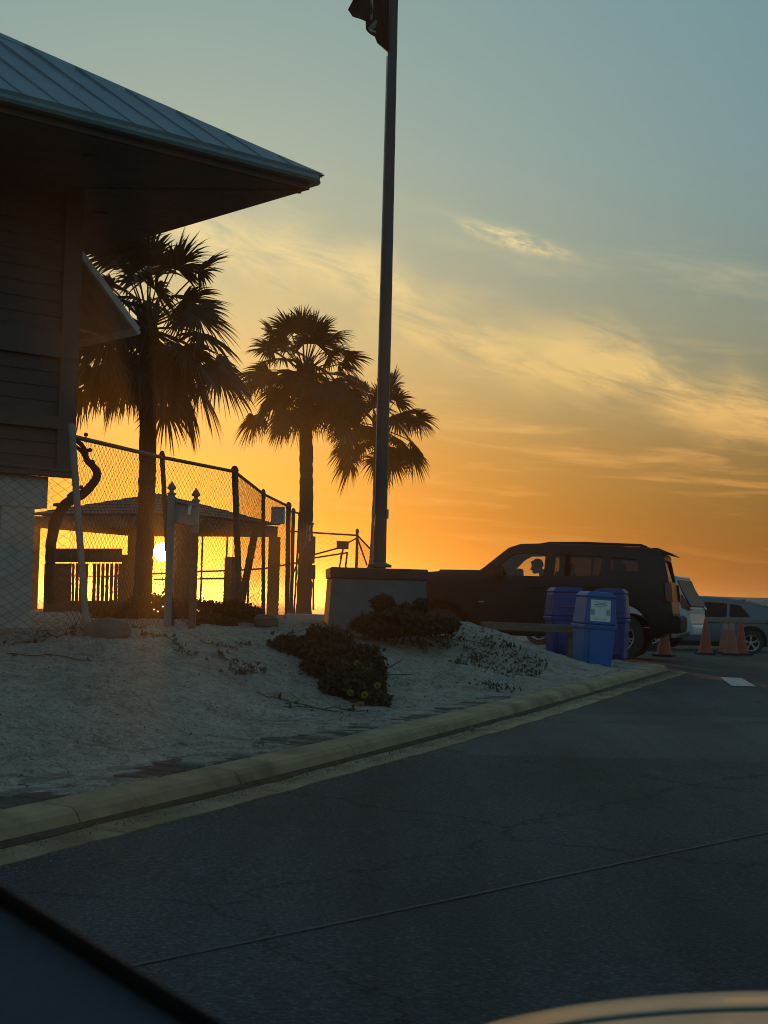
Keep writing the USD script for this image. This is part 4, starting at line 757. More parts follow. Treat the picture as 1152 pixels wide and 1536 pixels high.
# ------------------------------------------------------------------ vehicles
def place(m, org, yaw):
    m = tm(m).copy(); m.apply_transform(trimesh.transformations.rotation_matrix(yaw, [0, 0, 1])); m.apply_translation(org); return m
class Car:
    """Local frame: x forward, y left, z up, origin on the ground under the rear axle."""
    def __init__(s, name, label, cat, org, yaw, prof, W, zbelt, ztop, front, rear, tumble=.17, group=None):
        s.org, s.yaw, s.W, s.zb, s.zt, s.xf, s.xr, s.tb = np.asarray(org, float), yaw, W, zbelt, ztop, front, rear, tumble
        s.poly = Polygon(prof).buffer(-.04).buffer(.08).buffer(-.04); s.edge = np.array([s.poly.exterior.interpolate(t).coords[0] for t in np.linspace(0, s.poly.exterior.length, 900)]); s.tree = cKDTree(s.edge)
        s.h = thing(name, label, cat, s.org, group); s.out = s.poly
    def warp(s, v, bevel=True):
        v = v.copy(); x, y, z = v.T; k = np.ones(len(v))
        k -= s.tb * np.clip((z - s.zb) / (s.zt - s.zb), 0, 1.2); k -= .05 * np.clip((.55 - z) / .35, 0, 1) + .035 * np.clip((z - .85) / .5, -1, 1) ** 2
        k -= .13 * np.clip((x - (s.xf - .9)) / .9, 0, 1) ** 2 + .06 * np.clip((s.xr + .55 - x) / .55, 0, 1) ** 2
        if bevel:
            dd = s.tree.query(np.column_stack([x, z]))[0]; side = np.clip(np.abs(y) / (s.W / 2), 0, 1) ** 8; k -= .075 * np.exp(-dd / .05) * side
        v[:, 1] = y * k; return v
    def add(s, name, m, material, parent=None, smooth=35, refine=.10, bevel=True, **kw):
        if isinstance(m, m3.Manifold): m = tm(m.refine_to_length(refine)) if refine else tm(m)
        else: m = tm(m).copy()
        m.vertices = s.warp(np.asarray(m.vertices), bevel); return obj(name, place(m, s.org, s.yaw), material, parent or s.h, smooth, **kw)
    def raw(s, name, m, material, parent=None, smooth=35, **kw): return obj(name, place(m, s.org, s.yaw), material, parent or s.h, smooth, **kw)
    def wheel(s, x, side, R, w=.26, rimr=.62, spokes=6):
        y = side * (s.W / 2 - .13 - .01); prof = [(R * rimr, -w / 2), (R * .93, -w / 2), (R * .985, -w * .40), (R, -w * .25), (R, w * .25), (R * .985, w * .40), (R * .93, w / 2), (R * rimr, w / 2), (R * rimr, -w / 2)]
        rot = trimesh.transformations.rotation_matrix(math.pi / 2, [1, 0, 0])
        def put(m): m = tm(m).copy(); m.apply_transform(rot); m.apply_translation([x, y, R]); return m
        t = s.raw('wheel', put(trimesh.creation.revolve(np.array(prof), sections=40)), 'rubber'); yo = -side * w * .36
        rr = R * rimr
        s.raw('rim', put(trimesh.creation.revolve(np.array([(rr * .88, yo - .03), (rr * .99, yo - .05), (rr * .99, yo + .05), (rr * .88, yo + .03), (rr * .88, yo - .03)]), sections=36)), 'rim_metal', t)
        m = [trimesh.creation.cylinder(rr * .22, .05, sections=14, transform=trimesh.transformations.translation_matrix([0, 0, yo]))]
        for k in range(spokes):
            a = k * 2 * math.pi / spokes + .3
            for da in (-.13, .13): m.append(bar([rr * .15 * math.cos(a), rr * .15 * math.sin(a), yo], [rr * .93 * math.cos(a + da), rr * .93 * math.sin(a + da), yo], rr * .10, .035))
        s.raw('spokes', [put(q) for q in m], 'rim_metal', t, kind='stuff'); s.raw('brake_disc', put(trimesh.creation.cylinder(rr * .86, .02, sections=28, transform=trimesh.transformations.translation_matrix([0, 0, yo * .2]))), 'car_trim', t)
def arch(x, R, zc): return m3.CrossSection([[(x + R * math.cos(a), zc + R * math.sin(a)) for a in np.linspace(0, 2 * math.pi, 40, endpoint=False)]])
def slab(poly, y0, y1): return prism(poly, y0, y1)
def rounded(pts, r=.03): return Polygon(pts).buffer(-r).buffer(2 * r).buffer(-r)

# the black sport utility, seen from its left side, cabin see-through
yawB = math.pi - math.radians(15); rw = at(930, 985, 25.75); orgB = np.array([rw[0], rw[1], float(zr(25.9))]); Wb = 1.96
lf = np.array([-math.sin(yawB), math.cos(yawB), 0]); orgB = orgB - lf * (Wb / 2 - .1)
WB = 3.06
profB = [(-.84, .52), (-.86, .80), (-.83, 1.0), (-.80, 1.25), (-.70, 1.72), (-.70, 1.80), (-.50, 1.885), (.2, 1.935), (1.2, 1.955), (1.75, 1.93), (1.95, 1.86), (2.38, 1.50), (2.46, 1.44), (3.0, 1.45), (3.75, 1.38), (3.93, 1.22), (3.97, .80), (3.90, .45), (3.55, .38), (-.6, .38)]
car = Car('black_suv', 'black boxy sport utility parked side on with a driver at the wheel', 'car', orgB, yawB, profB, Wb, 1.33, 1.95, 3.97, -.86, .15)
glassF = rounded([(1.31, 1.38), (1.29, 1.74), (1.40, 1.78), (1.80, 1.765), (1.93, 1.70), (2.10, 1.53), (2.06, 1.42), (2.02, 1.38)], .03)
glassR = rounded([(.36, 1.40), (.32, 1.74), (1.12, 1.765), (1.14, 1.38)], .03)
glassQ = rounded([(-.30, 1.50), (-.24, 1.70), (.18, 1.725), (.20, 1.48)], .03)
body = slab(car.poly, -Wb / 2, Wb / 2)
for x in (0.0, WB): body -= m3.Manifold.extrude(arch(x, .50, .44), Wb + 1).rotate((90, 0, 0)).translate((0, (Wb + 1) / 2, 0)) - slab([(-9, -9), (9, -9), (9, 9), (-9, 9)], -Wb / 2 + .32, Wb / 2 - .32)
inner = Polygon([(-.62, .55), (-.68, 1.25), (-.60, 1.70), (.2, 1.86), (1.2, 1.88), (1.72, 1.86), (1.88, 1.80), (2.34, 1.42), (2.5, 1.2), (2.5, .55)])
body -= slab(inner, -Wb / 2 + .09, Wb / 2 - .09)
for g in (glassF, glassR, glassQ): body -= slab(g, -2, 2)
body -= slab([(1.82, 1.84), (1.98, 1.90), (2.52, 1.47), (2.36, 1.40)], -Wb / 2 + .14, Wb / 2 - .14)
body -= slab([(-.55, 1.70), (-1.2, 1.70), (-1.2, 1.34), (-.55, 1.34)], -Wb / 2 + .16, Wb / 2 - .16)
bd_ = car.add('body', body, 'car_black', refine=.085)
for sd in (1, -1):
    y0, y1 = (Wb / 2 - .05, Wb / 2 - .042) if sd > 0 else (-Wb / 2 + .042, -Wb / 2 + .05)
    car.add('window', slab(glassF.buffer(.02), y0, y1), 'glass_clear', refine=.15, bevel=False); car.add('window', slab(glassR.buffer(.02), y0, y1), 'glass_tint', refine=.15, bevel=False); car.add('window', slab(glassQ.buffer(.02), y0, y1), 'glass_tint', refine=.15, bevel=False)
    for x0, z0, x1, z1 in ((.50, 1.39, .49, 1.77), ): car.add('window_divider', slab([(x0 - .02, z0), (x0 + .02, z0), (x1 + .02, z1), (x1 - .02, z1)], y0 - .012 * sd, y1 - .012 * sd) if True else None, 'car_trim', refine=None, bevel=False)
    car.add('mirror', hullbox((2.06, sd * (Wb / 2 + .13), 1.45), (.13, .22, .20), .04), 'car_trim', refine=.2, bevel=False); car.add('handle', hullbox((1.42, sd * (Wb / 2 + .012), 1.19), (.24, .03, .045), .012), 'car_trim', refine=None, bevel=False)
    car.add('handle', hullbox((.42, sd * (Wb / 2 + .012), 1.21), (.24, .03, .045), .012), 'car_trim', refine=None, bevel=False)
    car.add('tail_light', slab(rounded([(-.865, 1.0), (-.835, 1.30), (-.72, 1.32), (-.75, 1.0)], .02), sd * Wb / 2 - .10 - (.0 if sd > 0 else -.095), sd * Wb / 2 + (.012 if sd > 0 else .083)), 'tail_red', refine=.1, bevel=False)
    car.add('roof_rail', tube([(-.40, sd * .80, 1.90), (-.30, sd * .80, 1.94), (.6, sd * .80, 1.962), (1.25, sd * .80, 1.955), (1.4, sd * .80, 1.93)], .024, 8), 'car_trim', refine=None, bevel=False)
    car.add('sill_step', hullbox((1.55, sd * (Wb / 2 - .03), .40), (1.75, .16, .08), .03), 'car_trim', refine=.2, bevel=False)
    for x in (0, WB):
        ringp = Point(x, .44).buffer(.555, 24).difference(Point(x, .44).buffer(.498, 24)).intersection(Polygon([(x - 1, .42), (x + 1, .42), (x + 1, 2), (x - 1, 2)]))
        car.add('arch_flare', slab(ringp, *((Wb / 2 - .03, Wb / 2 + .022) if sd > 0 else (-Wb / 2 - .022, -Wb / 2 + .03))), 'car_trim', refine=.15, bevel=False)
    for x0 in (1.235, 2.16, .30): # door shut lines: thin raised weather strips
        car.add('door_seam', slab([(x0 - .006, .55), (x0 + .006, .55), (x0 + .006, 1.33), (x0 - .006, 1.33)], *((Wb / 2 - .002, Wb / 2 + .003) if sd > 0 else (-Wb / 2 - .003, -Wb / 2 + .002))), 'rubber', refine=.2, bevel=False)
    for x in (0, WB): car.wheel(x, sd, .395, .27)
car.add('windshield', slab([(1.90, 1.865), (1.912, 1.875), (2.44, 1.452), (2.428, 1.442)], -Wb / 2 + .12, Wb / 2 - .12), 'glass_shield', refine=.3, bevel=False)
car.add('rear_window', slab([(-.745, 1.35), (-.753, 1.35), (-.665, 1.70), (-.657, 1.70)], -Wb / 2 + .14, Wb / 2 - .14), 'glass_tint', refine=.3, bevel=False)
car.add('spoiler', slab(rounded([(-.86, 1.775), (-.84, 1.80), (-.58, 1.90), (-.45, 1.90), (-.60, 1.84)], .008), -Wb / 2 + .16, Wb / 2 - .16), 'car_black', refine=.2, bevel=False)
car.add('rear_bumper', hullbox((-.86, 0, .62), (.26, Wb - .12, .30), .07), 'car_trim', refine=.2, bevel=False); car.add('front_bumper', hullbox((3.93, 0, .60), (.26, Wb - .2, .34), .07), 'car_trim', refine=.2, bevel=False)
car.add('hood_scoop', hullbox((2.9, 0, 1.455), (.75, .6, .05), .02), 'car_black', refine=.2, bevel=False)
car.add('wiper', tube([(2.50, .45, 1.455), (2.44, .2, 1.50), (2.43, -.3, 1.49)], .012, 5), 'car_trim', refine=None, bevel=False)
car.add('badge', hullbox((2.36, Wb / 2 + .004, .92), (.09, .012, .025), .004), 'chrome', refine=None, bevel=False)
for y in (.45, -.45):
    for x, hgt in ((1.12, .0), (.20, .0)):
        st_ = car.raw('seat', [hullbox((x + .22, y, .78), (.52, .50, .16), .05), hullbox((x - .06, y, 1.12), (.16, .48, .66), .06)], 'seat_cloth', kind='stuff') if False else None
        a_ = car.raw('seat', m3.Manifold.batch_hull([m3.Manifold.sphere(.06, 10).translate((x + dx_, y + dy_, z_)) for dx_, z_ in ((-.10, 1.42), (-.02, 1.42), (.06, .8), (-.02, .8)) for dy_ in (-.2, .2)]), 'seat_cloth', kind=None)
        car.raw('cushion', hullbox((x + .28, y, .74), (.55, .50, .18), .06), 'seat_cloth', a_); car.raw('headrest', hullbox((x - .08, y, 1.56), (.11, .27, .19), .045), 'seat_cloth', a_)
car.raw('dashboard', hullbox((2.22, 0, 1.22), (.38, Wb - .3, .28), .06), 'car_trim')
sw_ = trimesh.creation.torus(.18, .016, 24, 8); sw_.apply_transform(trimesh.transformations.rotation_matrix(math.radians(68), [0, 1, 0])); sw_.apply_translation([1.86, .45, 1.26]); car.raw('steering_wheel', sw_, 'car_trim')
# the driver
def limb(ch): return [m3.Manifold.batch_hull([m3.Manifold.sphere(ra, 18).translate(a), m3.Manifold.sphere(rb, 18).translate(b)]) for (a, ra), (b, rb) in zip(ch[:-1], ch[1:])]
yd = .45
torso = limb([((1.28, yd, .90), .15), ((1.27, yd, 1.10), .145), ((1.30, yd, 1.27), .14), ((1.36, yd, 1.38), .085), ((1.42, yd, 1.47), .058)]) + limb([((1.30, yd - .15, 1.31), .075), ((1.30, yd + .15, 1.31), .075)])
for q in (-1, 1): torso += limb([((1.31, yd + q * .18, 1.30), .066), ((1.44, yd + q * .22, 1.07), .05), ((1.72, yd + q * .14, 1.20), .036)]); torso += limb([((1.30, yd + q * .09, .86), .095), ((1.70, yd + q * .11, .92), .075), ((1.98, yd + q * .11, .60), .055)])
tors = m3.Manifold.batch_boolean(torso, m3.OpType.Add); tm_ = tm(tors.refine_to_length(.03)); tm_ = trimesh.Trimesh(tm_.vertices, tm_.faces); trimesh.smoothing.filter_taubin(tm_, iterations=12)
per = thing('person', 'person in a dark shirt at the wheel of the black car, head bowed', 'person', place(trimesh.Trimesh([[1.3, yd, .85]] * 3, [[0, 1, 2]], process=False), orgB, yawB).vertices[0])
obj('body', place(tm_, orgB, yawB), 'shirt', per, True)
def S(r, x, y, z, sx=1., sy=1., sz=1.): return m3.Manifold.sphere(r, 28).scale((sx, sy, sz)).translate((x, y, z))
hx, hz = 1.475, 1.575
hd_ = [S(.092, hx, yd, hz + .012, 1.06, .82, 1.08), m3.Manifold.batch_hull([S(.06, hx + .025, yd, hz - .02, 1, .85, 1), S(.036, hx + .062, yd, hz - .085), S(.04, hx + .02, yd, hz - .08)]),
       m3.Manifold.batch_hull([S(.009, hx + .098, yd, hz + .0), S(.016, hx + .112, yd, hz - .034), S(.012, hx + .09, yd, hz - .042)]), S(.018, hx + .086, yd, hz - .066, 1, 1.3, .5), S(.016, hx + .082, yd + .03, hz + .002), S(.016, hx + .082, yd - .03, hz + .002),
       S(.024, hx - .01, yd + .078, hz - .01, .7, .4, 1.1), S(.024, hx - .01, yd - .078, hz - .01, .7, .4, 1.1), m3.Manifold.batch_hull([S(.050, hx - .03, yd, hz - .08), S(.055, 1.40, yd, 1.45)])]
hm = tm(m3.Manifold.batch_boolean(hd_, m3.OpType.Add).refine_to_length(.012)); hm = trimesh.Trimesh(hm.vertices, hm.faces); trimesh.smoothing.filter_taubin(hm, iterations=6)
nod = trimesh.transformations.rotation_matrix(math.radians(12), [0, 1, 0], [1.41, yd, 1.46]); hm.apply_transform(nod)
hh_ = obj('head', place(hm, orgB, yawB), 'skin', per, True)
hr = tm((m3.Manifold.batch_boolean([S(.100, hx - .012, yd, hz + .026, 1.07, .86, 1.06), S(.03, hx + .06, yd, hz + .085, 1.3, 1.6, .8)], m3.OpType.Add) - m3.Manifold.cube((.3, .4, .16)).translate((hx + .035, yd - .2, hz - .11)) - m3.Manifold.cube((.4, .4, .2)).translate((hx - .12, yd - .2, hz - .225))).refine_to_length(.014)); hr.vertices += (meshkit.fbm(hr.vertices * 40, 3, 4)[:, None] - .5) * .012; hr.apply_transform(nod)
obj('hair', place(hr, orgB, yawB), 'hair', hh_, True)
for q in (-1, 1):
    hc = np.array([1.75, yd + q * .135, 1.235]); fg = limb([(hc + [-.02, 0, -.02], .026), (hc + [.05, 0, .035], .030)])
    for k in range(4): b = hc + [.055 - .012 * k, q * .02, .05 - .014 * k]; fg += limb([(b, .0095), (b + [.035, q * -.01, .02], .009), (b + [.045, q * -.035, -.005], .008), (b + [.02, q * -.045, -.012], .007)])
    fg += limb([(hc + [.01, q * -.025, .03], .011), (hc + [.03, q * -.045, .055], .0095), (hc + [.055, q * -.05, .06], .008)])
    fm = tm(m3.Manifold.batch_boolean(fg, m3.OpType.Add).refine_to_length(.008)); obj('hand', place(fm, orgB, yawB), 'skin', per, True)

def plain_car(name, label, org, yaw, prof, W, zb, zt, xf, xr, paint, glass, tails, R, WBx, shield=None, rearg=None, tumble=.16, extra=(), group=None):
    c = Car(name, label, 'car', org, yaw, prof, W, zb, zt, xf, xr, tumble, group); b = slab(c.poly, -W / 2, W / 2)
    for x in (0.0, WBx): b -= m3.Manifold.extrude(arch(x, R + .06, R + .03), W + 1).rotate((90, 0, 0)).translate((0, (W + 1) / 2, 0)) - slab([(-9, -9), (9, -9), (9, 9), (-9, 9)], -W / 2 + .3, W / 2 - .3)
    c.add('body', b, paint, refine=.11)
    for sd in (1, -1):
        yy = (W / 2 - .02, W / 2 + .004) if sd > 0 else (-W / 2 - .004, -W / 2 + .02)
        for g in glass: c.add('window', slab(rounded(g, .03), *yy), 'dark_glass', refine=.14)
        for x in (0, WBx):
            c.wheel(x, sd, R, .24, .66, 5); ringp = Point(x, R + .03).buffer(R + .10, 24).difference(Point(x, R + .03).buffer(R + .055, 24)).intersection(Polygon([(x - 1, R - .1), (x + 1, R - .1), (x + 1, 2), (x - 1, 2)]))
            c.add('arch_trim', slab(ringp, *((W / 2 - .03, W / 2 + .010) if sd > 0 else (-W / 2 - .010, -W / 2 + .03))), 'car_trim', refine=.15, bevel=False)
        for g in tails: c.add('tail_light', slab(rounded(g, .015), *((W / 2 - .22, W / 2 + .012) if sd > 0 else (-W / 2 - .012, -W / 2 + .22))), 'tail_red', refine=.1, bevel=False)
        c.add('handle', hullbox((WBx * .42, sd * (W / 2 + .012), zb - .12), (.2, .03, .04), .012), paint, refine=None, bevel=False); c.add('mirror', hullbox((WBx - .62, sd * (W / 2 + .1), zb + .03), (.12, .2, .16), .04), paint, refine=.2, bevel=False)
        c.add('sill_trim', slab([(.45, .28), (WBx - .45, .28), (WBx - .45, .40), (.45, .40)], *((W / 2 - .03, W / 2 + .012) if sd > 0 else (-W / 2 - .012, -W / 2 + .03))), 'car_trim', refine=.2, bevel=False)
    if shield: c.add('windshield', slab(shield, -W / 2 + .10, W / 2 - .10), 'dark_glass', refine=.2, bevel=False)
    if rearg: c.add('rear_window', slab(rearg, -W / 2 + .09, W / 2 - .09), 'dark_glass', refine=.2, bevel=False)
    c.add('rear_bumper', hullbox((xr + .03, 0, .46), (.14, W - .24, .26), .06), paint, refine=.2, bevel=False)
    return c
# white hatch behind the black one: rear end in view
yw = math.pi - math.radians(24); wp = at(1036, 975, 36.0); fwd = np.array([math.cos(yw), math.sin(yw), 0]); lfw = np.array([-math.sin(yw), math.cos(yw), 0])
profW = [(-.86, .42), (-.90, .62), (-.87, .84), (-.88, .98), (-.66, 1.36), (-.52, 1.66), (-.60, 1.70), (-.48, 1.735), (.6, 1.78), (1.5, 1.74), (1.9, 1.64), (2.6, 1.14), (3.4, .98), (3.62, .78), (3.64, .42), (3.3, .24), (-.5, .27)]
wc = plain_car('white_suv', 'white sport utility with its rear end showing behind the black one', wp + fwd * .86 - lfw * .62, yw, profW, 1.88, 1.06, 1.76, 3.64, -.9, 'car_white',
    [[(-.28, 1.22), (-.20, 1.55), (.12, 1.60), (.16, 1.20)], [(.26, 1.18), (.22, 1.60), (1.05, 1.64), (1.08, 1.16)], [(1.18, 1.15), (1.16, 1.63), (1.55, 1.60), (2.15, 1.16)]],
    [[(-.93, .93), (-.68, 1.30), (-.62, 1.27), (-.70, .98)]], .36, 2.78, [(2.0, 1.56), (2.012, 1.575), (2.55, 1.19), (2.538, 1.175)], [(-.875, 1.02), (-.90, 1.03), (-.665, 1.40), (-.56, 1.64), (-.535, 1.63), (-.64, 1.39)])
# grey one, farther and lower, its rear to the right
gwp = at(1128, 981.5, 46.0); yg = math.pi - math.radians(2); orgG = np.array([gwp[0], gwp[1] + .92, float(zr(46.9))])
profG = [(-.95, .40), (-.98, .66), (-.95, .95), (-.86, 1.10), (-.66, 1.32), (-.42, 1.50), (-.05, 1.60), (.7, 1.70), (1.6, 1.72), (2.1, 1.62), (2.85, 1.12), (3.6, 1.0), (3.82, .8), (3.85, .42), (3.5, .24), (-.6, .26)]
gc = plain_car('grey_suv', 'grey sport utility parked beyond the traffic cones', orgG, yg, profG, 1.92, 1.10, 1.71, 3.85, -.98, 'car_grey',
    [[(.02, 1.14), (.30, 1.48), (.62, 1.53), (.66, 1.13)], [(.74, 1.13), (.70, 1.54), (1.38, 1.57), (1.42, 1.12)], [(1.50, 1.12), (1.48, 1.57), (1.85, 1.52), (2.42, 1.12)]],
    [[(-.98, .93), (-.90, 1.09), (-.42, 1.00), (-.50, .90)]], .375, 2.85, None, [(-.86, 1.12), (-.885, 1.125), (-.67, 1.345), (-.44, 1.515), (-.42, 1.49)])
gc.add('roof_fin', hullbox((.08, 0, 1.63), (.16, .03, .08), .012), 'car_trim', refine=None, bevel=False)
gc.add('body_crease', slab([(-.5, .96), (3.4, .93), (3.4, .945), (-.5, .975)], .955, .968), 'car_trim', refine=.2, bevel=False)
dwp = at(1165, 948, 52.0); orgD = np.array([dwp[0] - 1.2, 52.0, float(zr(52))])
dc = plain_car('dark_suv', 'dark car roof showing at the right edge behind the grey one', orgD, math.radians(176), [(x, z * 1.02) for x, z in profG], 1.92, 1.12, 1.75, 3.85, -.98, 'car_dark',
    [[(.02, 1.16), (.30, 1.51), (.62, 1.56), (.66, 1.15)], [(.74, 1.15), (.70, 1.57), (1.38, 1.60), (1.42, 1.14)]], [[(-.98, .95), (-.90, 1.11), (-.42, 1.02), (-.50, .92)]], .375, 2.85)

# ------------------------------------------------------------------ bins, cones, rail
def bin_(label, px, Y, hgt, w, d, rz, lean, m, poster=False):
    b = at(*px, Y); gzz = gz(b[0], b[1]); t = thing('bin', label, 'bin', (b[0], b[1], gzz), 'blue bins on the sand by the kerb end')
    T = trimesh.transformations.translation_matrix([b[0], b[1], gzz - .01]) @ trimesh.transformations.rotation_matrix(lean, [0, 1, 0]) @ trimesh.transformations.rotation_matrix(rz, [0, 0, 1])
    def put(x): x = tm(x).copy(); x.apply_transform(T); return x
    def tp(w0, d0, z0, w1, d1, z1, r=.025): return m3.Manifold.batch_hull([m3.Manifold.sphere(r, 12).translate((sx * (ww / 2 - r), sy * (dd / 2 - r), z + (r if z == z0 else -r))) for ww, dd, z in ((w0, d0, z0), (w1, d1, z1)) for sx in (-1, 1) for sy in (-1, 1)])
    zb = hgt * .56
    bo = obj('body', put(tp(w * .84, d * .84, 0, w * .93, d * .93, zb)), m, t, 35)
    obj('panel', put(hullbox((0, -d * .455, zb * .50), (w * .62, .03, zb * .80), .01)), m, bo, 35)
    obj('rim', put(tp(w * .99, d * .99, zb - .045, w * 1.0, d * 1.0, zb + .015, .016)), m, t, 35)
    hood = tp(w * .97, d * .97, zb + .017, w * .86, d * .86, hgt * .93)
    hd = obj('hood', put(hood), m, t, 35); obj('lid', put(tp(w * .88, d * .88, hgt * .925, w * .74, d * .74, hgt, .02)), m, t, 35)
    yf = lambda z: -(d * .485 - (d * .055) * (z - zb) / (hgt * .93 - zb))
    if not poster:
        obj('flap', put(bar([0, yf(hgt * .66) - .006, hgt * .66], [0, yf(hgt * .87) - .006, hgt * .87], w * .56, .014, up=(0, -1, 0))), m, hd)
        for sx in (-1, 1): obj('side_flap', put(bar([sx * w * .472, 0, hgt * .66], [sx * w * .437, 0, hgt * .88], d * .6, .014, up=(sx, 0, 0))), 'bin_flap' if sx > 0 else m, hd)
        obj('flap_ridge', put(bar([-w * .22, yf(hgt * .72) - .018, hgt * .72], [w * .22, yf(hgt * .72) - .018, hgt * .72], .02, .012)), 'bin_flap', hd)
        for z in (.36, .22): obj('handle', put(tube([(w * .43, -.05, hgt * z + .05), (w * .50, -.05, hgt * z + .03), (w * .50, -.05, hgt * z - .03), (w * .44, -.05, hgt * z - .05)], .008, 6)), 'bin_flap', t)
    else:
        z0, z1 = hgt * .62, hgt * .895; yy = lambda z, e: yf(z) - e
        pp = obj('notice', put(bar([-.015, yy(z0, .006), z0], [-.015, yy(z1, .006), z1], w * .60, .004, up=(0, -1, 0))), 'paper', hd, label='white printed paper notice')
        def strip(u0, u1, wx, cx, mt): a, c = z0 + (z1 - z0) * u0, z0 + (z1 - z0) * u1; obj('print', put(bar([-.015 + cx, yy(a, .0095), a], [-.015 + cx, yy(c, .0095), c], wx, .002, up=(0, -1, 0))), mt, pp)
        strip(.90, .92, w * .42, 0, 'ink_soft'); strip(.84, .865, w * .34, 0, 'ink_soft'); strip(.77, .80, w * .40, 0, 'ink'); strip(.70, .72, w * .36, 0, 'ink_soft'); strip(.30, .56, w * .11, -w * .23, 'ink_soft'); strip(.30, .56, w * .11, w * .23, 'ink_soft'); strip(.12, .135, w * .42, 0, 'ink_soft'); strip(.07, .085, w * .36, 0, 'ink_soft')
        obj('latch', put(hullbox((w * .46, yf(zb) + .02, zb + .06), (.02, .03, .10), .006)), 'bin_flap', hd); obj('wheel', put(trimesh.creation.cylinder(.04, .03, sections=16, transform=trimesh.transformations.translation_matrix([-w * .42, d * .1, .03]) @ trimesh.transformations.rotation_matrix(math.pi / 2, [0, 1, 0]))), 'rubber', t)
    return t
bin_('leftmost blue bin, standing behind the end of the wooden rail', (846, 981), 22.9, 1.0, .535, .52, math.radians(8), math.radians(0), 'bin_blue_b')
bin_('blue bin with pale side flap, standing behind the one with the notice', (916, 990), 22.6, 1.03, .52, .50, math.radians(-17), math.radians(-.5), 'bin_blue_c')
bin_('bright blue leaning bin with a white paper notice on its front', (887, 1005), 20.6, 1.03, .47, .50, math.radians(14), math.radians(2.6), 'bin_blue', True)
# traffic cones
def cone_at(px, py, Y): p = at(px, py, Y); return np.array([p[0], p[1], float(zr(p[1]))])
c0 = cone_at(1058, 982, 30.6)
def make_cone(c0, label, m, bands, group='traffic cones in the car park'):
    t = thing('traffic_cone', label, 'cone', c0, group)
    obj('base', hullbox(c0 + [0, 0, .022], (.36, .36, .044), .015, 10), 'rubber', t, 35); obj('body', lathe([(0, .045), (.155, .045), (.135, .07), (.028, .71), (.024, .715), (0, .715)], c0, 28), m, t, 35)
    if bands:
        for a, b in ((.50, .62),): f = lambda z: .135 + (.028 - .135) * (z - .07) / .64 + .003; obj('band', lathe([(f(a) - .004, a), (f(a), a), (f(b), b), (f(b) - .004, b)], c0, 28), 'cone_band', t, 35)
    return t
k0 = make_cone(c0, 'orange traffic cone standing by the rear corner of the white car', 'cone_orange', False)
k1 = make_cone(cone_at(1097, 982, 30.6), 'faded cone with pale bands, frontmost of the close pair by the grey car', 'cone_faded', True)
copy(k1, 'traffic_cone', cone_at(1087, 978.5, 32.3), 40, 'faded banded cone half hidden behind another one', 'cone', 'traffic cones in the car park')
copy(k0, 'traffic_cone', cone_at(1111, 982, 30.9), 20, 'orange cone in front of the rear wheel of the grey car', 'cone', 'traffic cones in the car park')
copy(k0, 'traffic_cone', cone_at(996, 985, 28.6), 65, 'red orange cone tucked under the rear bumper of the black car', 'cone', 'traffic cones in the car park')
# low timber rail in front of the black car, concrete wheel stop behind it
ra, rb_ = at(722, 938, 22.4), at(868, 944, 22.0)
rl = thing('timber_rail', 'long low weathered timber rail in front of the black car', 'rail', ((ra[0] + rb_[0]) / 2, 22.2, gz(rb_[0], 22.2) - .05))
obj('beam', bar(ra, rb_, .10, .115, bev=.012), 'rail_wood', rl)
for x in (732, 859): p = at(x, 948, 22.2); obj('post', bar([p[0], p[1] + .06, gz(p[0], p[1]) - .2], [p[0], p[1] + .06, p[2] - .0], .15, .13, up=(1, 0, 0), bev=.012), 'rail_wood', rl)
ws = at(802, 966, 24.6); obj('wheel_stop', box([ws[0], ws[1], .06], (1.8, .16, .12), .05, bev=.03), 'concrete', None, label='low pale concrete wheel stop below the timber rail', cat='wheel stop')

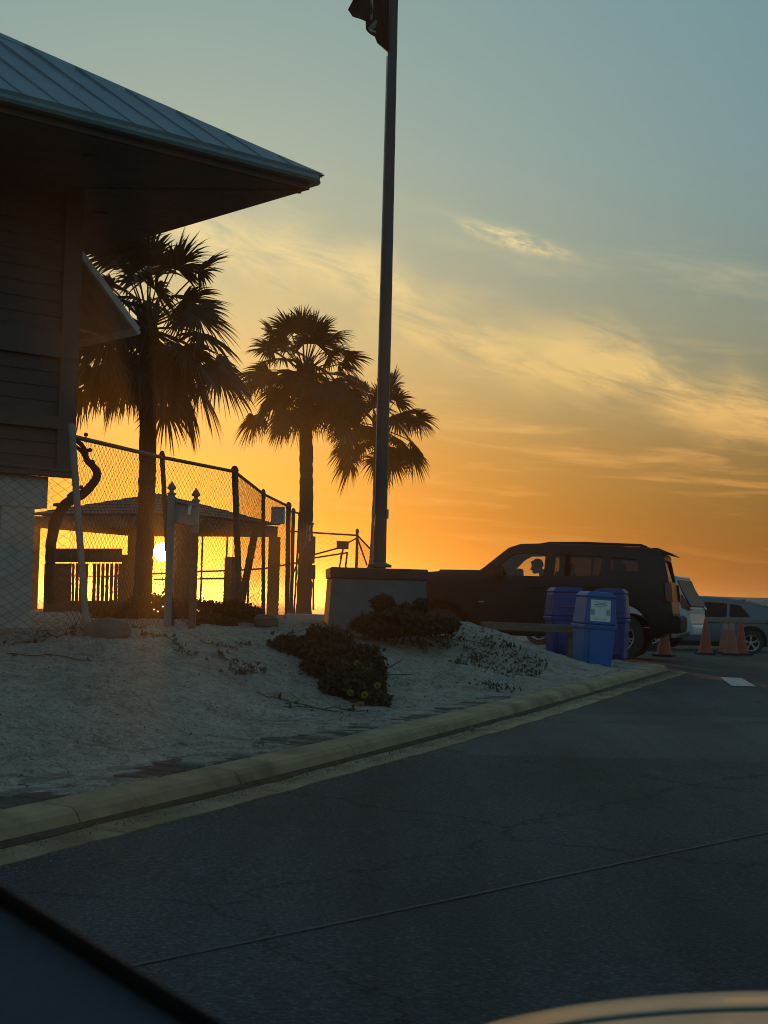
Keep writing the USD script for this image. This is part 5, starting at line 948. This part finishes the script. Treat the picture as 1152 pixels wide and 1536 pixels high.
# ------------------------------------------------------------------ the car the picture is taken from
own = thing('car', 'pale gold car hood and dark door trim close at the bottom edge', 'car', (.1, 1.0, float(zr(1.0))))
cx = [690, 730, 790, 860, 940, 1040, 1150, 1280, 1450, 1650]; cy = [1550, 1534, 1519, 1506, 1496, 1488, 1484.5, 1484, 1486, 1492]
def hoodrow(dy, Yr, dz): return [at(x, y + dy, Yr) + [0, 0, dz] for x, y in zip(cx, cy)]
def sheet(rows, thick=.004):
    R_ = np.array([np.array(splev(np.linspace(0, 1, 60), splprep(np.array(r).T, s=0, k=3)[0])).T for r in rows])
    tkk = np.linspace(0, 1, 24); from scipy.interpolate import make_interp_spline
    V = make_interp_spline(np.linspace(0, 1, len(rows)), R_, k=min(3, len(rows) - 1), axis=0)(tkk); n, c = V.shape[:2]
    q = np.array([[a * c + b, a * c + b + 1, (a + 1) * c + b + 1, (a + 1) * c + b] for a in range(n - 1) for b in range(c - 1)]); V = V.reshape(-1, 3)
    f = np.vstack([q[:, [0, 1, 2]], q[:, [0, 2, 3]]]); W = V - [0, 0, thick]
    ring = list(range(c)) + [a * c + c - 1 for a in range(1, n)] + list(range((n - 1) * c + c - 2, (n - 1) * c - 1, -1)) + [a * c for a in range(n - 2, 0, -1)]; k = len(V)
    sidef = [[ring[(i + 1) % len(ring)], ring[i], k + ring[i]] for i in range(len(ring))] + [[ring[(i + 1) % len(ring)], k + ring[i], k + ring[(i + 1) % len(ring)]] for i in range(len(ring))]
    m = trimesh.Trimesh(np.vstack([V, W]), np.vstack([f, f[:, ::-1] + k, sidef]), process=False)
    return m
obj('fender', sheet([hoodrow(0, 1.62, -.075), hoodrow(0, 1.55, -.012), hoodrow(1.5, 1.47, 0), hoodrow(12, 1.40, 0), hoodrow(25, 1.34, 0)]), 'hood_paint', own, 50)
obj('shut_line', sheet([hoodrow(24.5, 1.338, -.003), hoodrow(28, 1.335, -.008), hoodrow(31.5, 1.332, -.003)], .02), 'hood_gap', own, 50)
obj('hood', sheet([hoodrow(31, 1.328, -.004), hoodrow(33, 1.322, 0), hoodrow(50, 1.25, .0), hoodrow(95, 1.10, .0), hoodrow(170, .92, .0)]), 'hood_paint', own, 50)
e0_, e1_ = [at(x, y, Yd) for x, y, Yd in ((-160, 1242, .80), (430, 1612, .585))]
mid = [at(x, y, Yd) for x, y, Yd in ((0, 1343, .745), (150, 1438, .69))]
edge_ = np.array(splev(np.linspace(0, 1, 30), splprep(np.array([e0_, mid[0], mid[1], e1_]).T, s=0, k=3)[0])).T
obj('window_seal', tube(edge_, .0043, 16), 'seal', own, True)
inn = np.array([-.25, -.55, -.22]) * .42; rows_ = [edge_ + inn * t + np.array([0, 0, -.004 - .012 * t * t]) for t in (0.0, .06, .25, .6, 1.0)]
V = np.array(rows_); n, c = V.shape[:2]; q = np.array([[a * c + b, (a + 1) * c + b, (a + 1) * c + b + 1, a * c + b + 1] for a in range(n - 1) for b in range(c - 1)]); V2 = np.vstack([V.reshape(-1, 3), V.reshape(-1, 3) - [0, 0, .03]])
obj('door_trim', trimesh.Trimesh(V2, np.vstack([q[:, [0, 1, 2]], q[:, [0, 2, 3]], q[:, [2, 1, 0]] + n * c, q[:, [3, 2, 0]] + n * c]), process=False), 'dash', own, 50)
